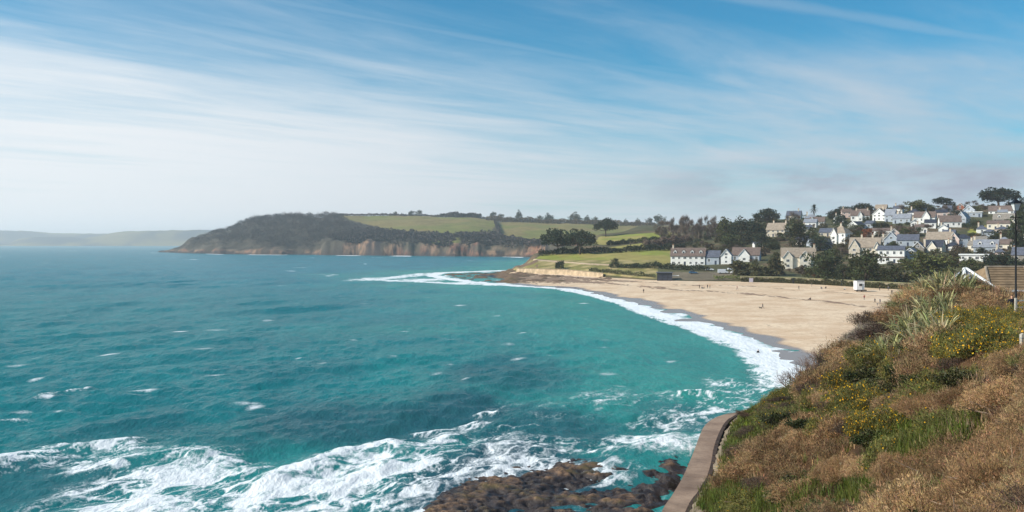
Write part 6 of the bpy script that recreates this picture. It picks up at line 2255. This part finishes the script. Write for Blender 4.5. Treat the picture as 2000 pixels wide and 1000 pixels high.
def twig_shrub(seed, h=1.0):
    rng = np.random.default_rng(seed)
    mb = MB()

    def grow(p, d, ln, r, lv):
        q = p + d * ln
        mb.tube([tuple(p), tuple((p + q) / 2 + rng.normal(0, 0.02, 3)), tuple(q)], [r, r * 0.85, r * 0.6], 3, cap=False)
        if lv == 4:
            return
        for _ in range(3 if lv < 2 else 2):
            nd = unit((d + rng.normal(0, 0.32, 3) + np.array([0, 0, 0.12]))[None])[0]
            grow(q, nd, ln * rng.uniform(0.6, 0.95), r * 0.62, lv + 1)
    for _ in range(5):
        d = unit((np.array([0, 0, 1.0]) + rng.normal(0, 0.35, 3))[None])[0]
        grow(np.array([0, 0, -0.1]) + rng.normal(0, 0.08, 3) * np.array([1, 1, 0]), d, 0.30, 0.022, 0)
    return mb.data('bare_stems', plain('purple_brown_twig', srgb(112, 90, 80), 0.9, 0.2, 3.0))


TWIGS = [twig_shrub(s) for s in (1, 2, 3)]


def on_slope(px, py, y0=6.0, y1=125.0):
    Y = np.arange(y0, y1, 0.35)
    x = xw(px, Y)
    d = slope_z(x, Y, False) - zz(py, Y)
    k = np.nonzero(d >= 0)[0]
    k = k[0] if len(k) else int(np.argmax(d))
    return np.array([x[k], Y[k], float(slope_z(np.array([x[k]]), np.array([Y[k]]))[0])])


def in_ell(px, py, e):
    return ((px - e[0]) / e[2]) ** 2 + ((py - e[1]) / e[3]) ** 2 < 1


E_FLOWER = [(1935, 655, 80, 42), (1905, 700, 75, 13), (1655, 782, 34, 18), (1735, 838, 60, 22), (1690, 800, 30, 12), (1960, 620, 60, 22)]
E_BRAM = [(1900, 685, 60, 22), (1722, 738, 34, 20), (1935, 720, 40, 22), (1700, 885, 34, 30), (1560, 770, 20, 12), (1850, 745, 60, 16), (1780, 760, 40, 18)]
E_GRASS = [(1790, 870, 100, 42), (1880, 835, 50, 26), (1435, 985, 75, 34), (1560, 990, 70, 22), (1720, 985, 140, 22), (1640, 960, 60, 16), (1440, 900, 20, 26)]
E_STRAW = [(1960, 900, 150, 150), (1900, 985, 80, 40), (1960, 780, 60, 40)]
E_FLAX = [(1815, 610, 52, 80), (1742, 692, 36, 24), (1862, 553, 42, 22), (1840, 560, 36, 26), (1770, 640, 20, 40)]
E_HEATH = [(1730, 620, 48, 66), (1790, 560, 40, 26), (1700, 660, 50, 30)]
E_GREY = [(1690, 662, 40, 32)]


def slope_kind(px, py, sdv, Y, r):
    if any(in_ell(px, py, e) for e in E_FLAX):
        return 'flax' if r < 0.5 else ('brown' if r < 0.8 else 'heath')
    if any(in_ell(px, py, e) for e in E_GREY):
        return 'grey'
    if any(in_ell(px, py, e) for e in E_HEATH):
        return 'heath'
    if sdv < (13 if Y > 80 else 8) and Y > 60 and px < 1640:
        return 'none' if r < 0.93 else ('heath' if r < 0.97 else 'lowfl')
    if sdv < 3.0:
        return 'none'
    if any(in_ell(px, py, e) for e in E_FLOWER):
        return 'green' if r < 0.8 else 'lowfl'
    if any(in_ell(px, py, e) for e in E_BRAM):
        return 'bramble' if r < 0.8 else 'lowfl'
    if any(in_ell(px, py, e) for e in E_GRASS):
        return 'none' if r < 0.93 else 'lowfl'
    if any(in_ell(px, py, e) for e in E_STRAW):
        return 'none' if r < 0.38 else 'brown'
    return 'brown' if r < 0.58 else ('lowfl' if r < 0.70 else ('green' if r < 0.76 else ('bramble' if r < 0.85 else 'heath')))


KINDS_ = {
    'brown': (BROWN, 'withered_gorse_bush', 'brown withered gorse bush on the foreground slope', 'bush', 'withered gorse bushes on the slope'),
    'green': (GREEN, 'flowering_gorse_bush', 'green gorse bush dotted with yellow flowers on the foreground slope', 'bush', 'flowering gorse bushes on the slope'),
    'lowfl': (LOWFL, 'gorse_bush', 'olive gorse bush with few flowers on the foreground slope', 'bush', 'sparsely flowering gorse bushes on the slope'),
    'bramble': (BRAM, 'bramble_bush', 'dark green bramble patch on the foreground slope', 'bush', 'bramble patches on the slope'),
    'heath': (HEATH, 'heath_bush', 'dark brown low heath bush on the foreground slope', 'bush', 'dark heath bushes on the slope'),
    'grey': (GREYB, 'twiggy_bush', 'grey twiggy bush at the cliff edge above the sand', 'bush', 'grey twiggy bushes at the cliff edge'),
}
rs = random.Random(77)


def zone_of(px, py):
    v = ['on the slope skyline', 'just below the crest', 'high on the slope', 'above mid slope', 'in mid slope', 'low on the slope', 'at the bottom edge'][int(np.searchsorted([548, 610, 690, 770, 850, 930], py))]
    h = ['beside the promenade', 'near the promenade', 'left of centre', 'at the centre', 'right of centre', 'well to the right', 'at the right edge'][int(np.searchsorted([1450, 1550, 1640, 1730, 1820, 1910], px))]
    return v + ' ' + h


placed = []
SLR = [tuple(p) for p in RI[::3]]
cand = 0
counts = {}
grid = {}


def clear(x, y, r):
    gx, gy = int(x // 3), int(y // 3)
    for i_ in range(gx - 1, gx + 2):
        for j_ in range(gy - 1, gy + 2):
            for (a, b_, rr) in grid.get((i_, j_), ()):
                if (a - x) ** 2 + (b_ - y) ** 2 < ((0.66 if y < 40 else 0.58) * (r + rr)) ** 2:
                    return False
    grid.setdefault((gx, gy), []).append((x, y, r))
    return True


NC = 26000
cY = 5 + 121 * SL_R.uniform(0, 1, NC) ** 1.25
cU = SL_R.uniform(0.13, 0.66, NC)
cX = cU * cY
cZ = slope_z(cX, cY)
cP, cQ = slope_px(cX, cY, cZ)
cd_, cs_ = seg_dist(cX, cY, SLR)
cS = np.where(cs_ == sref2[0], cd_, -cd_)
for q in range(NC):
    x, y, px, py = cX[q], cY[q], cP[q], cQ[q]
    if py > 1120 or px > 2080 or cS[q] < 1.2 or (y > 122):
        continue
    r = (0.46 + 0.0205 * y) * rs.uniform(0.75, 1.35)
    kd = slope_kind(px, py, cS[q], y, rs.random())
    if kd == 'none':
        continue
    if any((x - a_) ** 2 + (y - b_) ** 2 < (0.9 * r_) ** 2 for a_, b_, r_ in PITS):
        continue
    if px > 1918 and y > 58:
        continue
    if cS[q] < 0.9 + 0.9 * r and y > 40:
        continue
    if px > 1915 and py < 680:
        r *= 0.62
    if counts.get(kd, 0) >= 295:
        continue
    if kd == 'flax':
        if not clear(x, y, 0.9):
            continue
        o = empty('flax_plant', (x, y, cZ[q] - 0.08), rs.uniform(0, 6.28))
        sc = rs.uniform(0.8, 1.35)
        o.scale = (sc, sc, sc)
        tag(o, ('large ' if sc > 1.17 else ('small ' if sc < 0.97 else '')) + 'sword-leaved flax clump ' + zone_of(px, py) , 'flax', 'flax clumps on the slope')
        link('leaves', FLAX[rs.randrange(3)], o)
        counts['flax'] = counts.get('flax', 0) + 1
        continue
    if not clear(x, y, r):
        continue
    pr, nm, lab, cat, grp = KINDS_[kd]
    if kd == 'brown' and y < 34:
        pr = FINE
    p_ = pr[rs.randrange(len(pr))]
    o = empty(nm, (x, y, cZ[q] - 0.12 * r), rs.uniform(0, 6.28))
    hs = r * rs.uniform(0.8, 1.4) * (0.8 if y > 70 else 1.0) * (0.72 if px < 1600 else 1.0) * (0.8 if kd in ('heath', 'bramble') else 1)
    o.scale = (r * rs.uniform(0.95, 1.35), r * rs.uniform(0.95, 1.25), hs)
    o.rotation_euler = (rs.uniform(-0.25, 0.25), rs.uniform(-0.1, 0.3), rs.uniform(0, 6.28))
    tag(o, ('large ' if hs > 1.75 else ('small ' if hs < 0.85 else '')) + lab.replace('on the foreground slope', zone_of(px, py)), cat, grp)
    link('foliage', p_['foliage'], o)
    link('stems', p_['stems'], o)
    if 'flowers' in p_:
        link('flowers', p_['flowers'], o)['kind'] = 'stuff'
    counts[kd] = counts.get(kd, 0) + 1
print('BUSHES', counts)

# bare, twiggy shrubs standing up against the surf
for k, (px, py, hh) in enumerate([(1548, 762, 3.2), (1566, 752, 4.0), (1582, 745, 4.6), (1597, 735, 5.0), (1608, 728, 4.4), (1590, 760, 3.4), (1572, 772, 3.0)]):
    b = on_slope(px, py)
    o = empty('bare_shrub', (b[0], b[1], b[2] - 0.1), k * 1.3)
    o.scale = (hh * 0.75, hh * 0.75, hh * 0.62)
    tag(o, ORD[k] + ' of the leafless twiggy shrubs at the slope edge against the surf', 'shrub', 'leafless shrubs at the slope edge')
    link('stems', TWIGS[k % 3], o)


# grasses and litter: uncountable, joined
def blade_field(name, label, n, pick, L, W, mat, lo, hi, tuft=14, bend=0.35, power=1.25, hue=0.1, seed=1):
    rng = np.random.default_rng(seed)
    Y = 5.5 + 120 * rng.uniform(0, 1, n) ** power
    X = rng.uniform(0.13, 0.64, n) * Y
    zc = slope_z(X, Y)
    px, py = slope_px(X, Y, zc)
    d_, s_ = seg_dist(X, Y, SLR)
    sv = np.where(s_ == sref2[0], d_, -d_)
    k = pick(px, py, sv, X, Y, rng) & (py < 1060) & (px < 2050) & (sv > 0.6)
    for a_, b_, r_ in PITS:
        k &= (X - a_) ** 2 + (Y - b_) ** 2 > (0.8 * r_) ** 2
    X, Y, zc = X[k], Y[k], zc[k]
    n = len(X)
    sc = 0.75 + Y * 0.010
    q = np.repeat(np.arange(n), tuft)
    nn = len(q)
    az = rng.uniform(0, 6.28, nn)
    out = np.stack([np.cos(az), np.sin(az), np.zeros(nn)], 1)
    base = np.stack([X[q], Y[q], zc[q] - 0.03], 1) + out * (rng.uniform(0, 0.16, nn) * sc[q])[:, None]
    ln = L * rng.uniform(0.5, 1.3, nn) * sc[q]
    wd = W * sc[q] * rng.uniform(0.7, 1.3, nn)
    tilt = rng.uniform(0.05, 1.0, nn) * bend * 1.6
    lean = np.array([0.25, 0.05, 0])            # the sea wind leans them inland
    mdl = base + out * (tilt * ln * 0.35)[:, None] + np.array([0, 0, 1.0]) * (ln * 0.62)[:, None] + lean * (ln * 0.15)[:, None]
    tip = base + out * (tilt * ln * 1.0)[:, None] + np.array([0, 0, 1.0]) * (ln * (1 - 0.35 * tilt))[:, None] + lean * (ln * 0.5)[:, None]
    sd_ = np.stack([-np.sin(az + rng.normal(0, 0.8, nn)), np.cos(az + rng.normal(0, 0.8, nn)), np.zeros(nn)], 1) * wd[:, None]
    V = np.stack([base - sd_ * 0.5, base + sd_ * 0.5, mdl - sd_ * 0.4, mdl + sd_ * 0.4, tip], 1).reshape(-1, 3)
    o5 = np.arange(nn)[:, None] * 5
    F3 = o5 + np.array([[2, 3, 4]])
    F4 = o5 + np.array([[0, 1, 3, 2]])
    tone = grey(n, lo, hi, rng, hue)[q] * rng.uniform(0.8, 1.2, (nn, 1))
    col = np.repeat(tone, 5, 0)
    o = link(name, mesh_data(name, V, [F3, F4], [mat], col=col))
    tag(o, label, kind='stuff')
    print(name, n, len(F3) * 3)
    return o


def ells(px, py, es):
    k = np.zeros(px.shape, bool)
    for e in es:
        k |= ((px - e[0]) / e[2]) ** 2 + ((py - e[1]) / e[3]) ** 2 < 1
    return k


def pick_green(px, py, sv, X, Y, rng):
    edge = rng.normal(0, 12, px.shape)
    g = ells(px + edge, py + edge * 0.5, E_GRASS)
    return g | ((rng.uniform(0, 1, px.shape) < 0.03) & (py > 700))


def pick_moss(px, py, sv, X, Y, rng):
    n_ = fbm(X / 3, Y / 3, 4, 81)
    return (sv + (n_ - 0.5) * 10 < 11) & (Y > 58) & (sv > 1.0)


def pick_straw(px, py, sv, X, Y, rng):
    edge = rng.normal(0, 25, px.shape)
    g = ells(px + edge, py + edge, E_STRAW)
    pat = fbm(X / 2.5, Y / 2.5, 3, 181)
    return (g & (rng.uniform(0, 1, px.shape) < 0.85)) | ((rng.uniform(0, 1, px.shape) < 0.30) & (pat > 0.5) & (sv > 7))


def pick_litter(px, py, sv, X, Y, rng):
    return ((sv > 5) | (Y < 66)) & (fbm(X / 1.6, Y / 1.6, 3, 191) > 0.5) & ((Y > 32) | (rng.uniform(0, 1, px.shape) < 0.5))


blade_field('green_grass', 'bright green tussock grass on the foreground slope', 34000, pick_green, 0.55, 0.020, M['grass'], 0.55, 1.4, 16, 0.5, 1.3, 0.10, 1)
blade_field('short_turf', 'short mossy turf beside the promenade', 42000, pick_moss, 0.24, 0.045, M['grass'], 0.6, 1.35, 8, 0.7, 0.75, 0.12, 2)
blade_field('dry_grass', 'straw-coloured dry grass on the foreground slope', 22000, pick_straw, 0.46, 0.014, M['straw'], 0.5, 1.3, 14, 0.75, 1.7, 0.08, 3)
blade_field('heath_litter', 'brown tangled undergrowth covering the foreground slope', 34000, pick_litter, 0.26, 0.020, M['gorse_brown'], 0.45, 1.25, 9, 1.0, 1.15, 0.10, 4)

# ------------------------------------------------------------------ street lamp, café roofs, fence, car at the top of the slope
Yl = 62.0
bl = np.array([xw(1984, Yl), Yl, 0])
bl[2] = float(slope_z(np.array([bl[0]]), np.array([Yl]))[0])
lamp = empty('street_lamp', tuple(bl))
tag(lamp, 'tall black heritage street lamp with glass lantern at the top of the slope', 'street lamp')
H = zz(385, Yl) - bl[2]
MB().lathe([(0.20, -0.8), (0.20, 0.25), (0.14, 0.35), (0.13, 1.0), (0.09, 1.1), (0.075, 2.2), (0.065, 2.25), (0.05, H - 1.2), (0.065, H - 1.17), (0.045, H - 1.1), (0.03, H - 0.95)], 12).build('pole', M['black'], lamp, smooth=True)
MB().tube([(-0.42, 0, H - 1.45), (0.42, 0, H - 1.45)], 0.022, 6).build('ladder_bar', M['black'], lamp)
zb = H - 0.95
g = MB()
n4 = [(-1, -1), (1, -1), (1, 1), (-1, 1)]
g.add([(a * 0.12, b * 0.12, zb) for a, b in n4] + [(a * 0.24, b * 0.24, zb + 0.5) for a, b in n4], [(0, 3, 2, 1), (4, 5, 6, 7)] + [(k, (k + 1) % 4, 4 + (k + 1) % 4, 4 + k) for k in range(4)])
gl = g.build('lantern_glass', M['glass'], lamp)
fr = MB()
for a, b in n4:
    fr.tube([(a * 0.125, b * 0.125, zb), (a * 0.245, b * 0.245, zb + 0.5)], 0.016, 4)
fr.build('lantern_frame', M['black'], gl)
MB().add([(a * 0.33, b * 0.33, zb + 0.501) for a, b in n4] + [(a * 0.06, b * 0.06, zb + 0.78) for a, b in n4], [(0, 3, 2, 1), (4, 5, 6, 7)] + [(k, (k + 1) % 4, 4 + (k + 1) % 4, 4 + k) for k in range(4)]).build('lantern_cap', M['black'], lamp)
MB().lathe([(0.05, zb + 0.78), (0.05, zb + 0.86), (0.02, zb + 0.9), (0.035, zb + 0.95), (0.005, zb + 1.06)], 8).build('finial', M['black'], lamp)


def cafe(px0, px1, ridge0, ridge1, py_eave, py_ridge, Y, depth, wallm, roofm, label, yaw, hip):
    w_ = (px1 - px0) / FPX * Y
    x = xw((px0 + px1) / 2, Y)
    ze, zr = zz(py_eave, Y), zz(py_ridge, Y)
    zg = float(slope_z(np.array([x]), np.array([Y]))[0])
    root = empty('cafe_building', (x, Y, zg), math.radians(yaw))
    tag(root, label, 'building')
    h, rh = ze - zg, zr - ze
    hw = w_ / 2
    MB().box(-hw, hw, 0, depth, -3, h).build('wall', M[wallm], root)
    o = 0.5
    r0, r1 = -hw + (ridge0 - px0) / (px1 - px0) * w_, -hw + (ridge1 - px0) / (px1 - px0) * w_
    vs = [(-hw - o, -o, h + 0.01), (hw + o, -o, h + 0.01), (hw + o, depth + o, h + 0.01), (-hw - o, depth + o, h + 0.01), (r0, depth / 2, h + rh), (r1, depth / 2, h + rh)]
    ro = MB().add(vs, [(0, 3, 2, 1), (0, 1, 5, 4), (2, 3, 4, 5), (1, 2, 5), (3, 0, 4)]).build('roof', M[roofm], root)
    for i_, j_ in ((1, 5), (0, 4), (4, 5)):
        e = [Vector(vs[i_]), Vector(vs[j_])]
        MB().tube([tuple(e[0] + Vector((0, 0, 0.06))), tuple(e[1] + Vector((0, 0, 0.06)))], 0.16, 5).build('ridge_tile', M['frame'] if hip else M['tan'], ro)
    for q in range(1, 9):
        s_ = q / 9.0
        a0 = Vector(vs[0]).lerp(Vector(vs[4]), s_)
        a1 = Vector(vs[1]).lerp(Vector(vs[5]), s_)
        MB().tube([tuple(a0 + Vector((0.15, -0.02, 0.03))), tuple(a1 + Vector((-0.15, -0.02, 0.03)))], 0.05, 4).build('tile_course', M[roofm], ro)
    MB().box(-hw - o, hw + o, -o - 0.12, -o - 0.01, h - 0.22, h + 0.02).build('gutter', M['frame'], ro)
    for k in range(max(1, int(w_ / 3))):
        cx = -hw + (k + 0.5) * w_ / max(1, int(w_ / 3))
        window(root, cx, -0.01, h * 0.3, 1.5, min(1.3, h * 0.45))
    return root


M['ochre'] = plain('ochre_tile_roof', srgb(136, 114, 88), 0.85, 0.2, 0.8)
cafe(1893, 1968, 1926, 1931, 588, 528, 92, 9, 'pink', 'paleslate', 'grey hipped roof with white edge just beyond the slope crest', 0, True)
cafe(1938, 2075, 1972, 2050, 566, 524, 118, 12, 'white', 'ochre', 'brown hipped roof behind the street lamp', 0, False)

# parked dark car and people at the lamp, rail fence below
yp = 63.5
person(0, 0, 'stand', DKB, BLK, BRN, 'person in dark clothes beside the street lamp', 20, 1.0, (xw(1976, yp), yp, float(slope_z(np.array([xw(1976, yp)]), np.array([yp]))[0])), group='people at the top of the slope')
fence = empty('rail_fence', (0, 0, 0))
tag(fence, 'pale wooden post and rail fence at the top of the slope', 'fence')
yf = 56.0
fx = [xw(p_, yf) for p_ in (1984, 2022, 2060)]
fz = [float(slope_z(np.array([x_]), np.array([yf]))[0]) for x_ in fx]
ztop = zz(582, yf)
for x_, z_ in zip(fx, fz):
    MB().box(x_ - 0.06, x_ + 0.06, yf - 0.06, yf + 0.06, min(z_, ztop) - 0.6, ztop).build('post', M['post'], fence)
for k in range(2):
    for dz_ in (0.12, 0.55):
        MB().box(fx[k] + 0.062, fx[k + 1] - 0.062, yf - 0.03, yf + 0.03, ztop - dz_ - 0.09, ztop - dz_).build('rail', M['post'], fence)
b = on_slope(1997, 690)
gp = empty('timber_post', tuple(b))
tag(gp, 'weathered timber post at the right edge above the gorse', 'post')
hq = 32 / FPX * b[1]
MB().prism([(-0.08, -0.4), (0.08, -0.4), (0.08, hq - 0.05), (0.0, hq), (-0.08, hq - 0.05)], 'y', -0.08, 0.08).build('shaft', M['post'], gp)
MB().box(-0.09, 0.09, -0.09, 0.09, hq * 0.7, hq * 0.7 + 0.03).build('wire_band', M['steel'], gp)
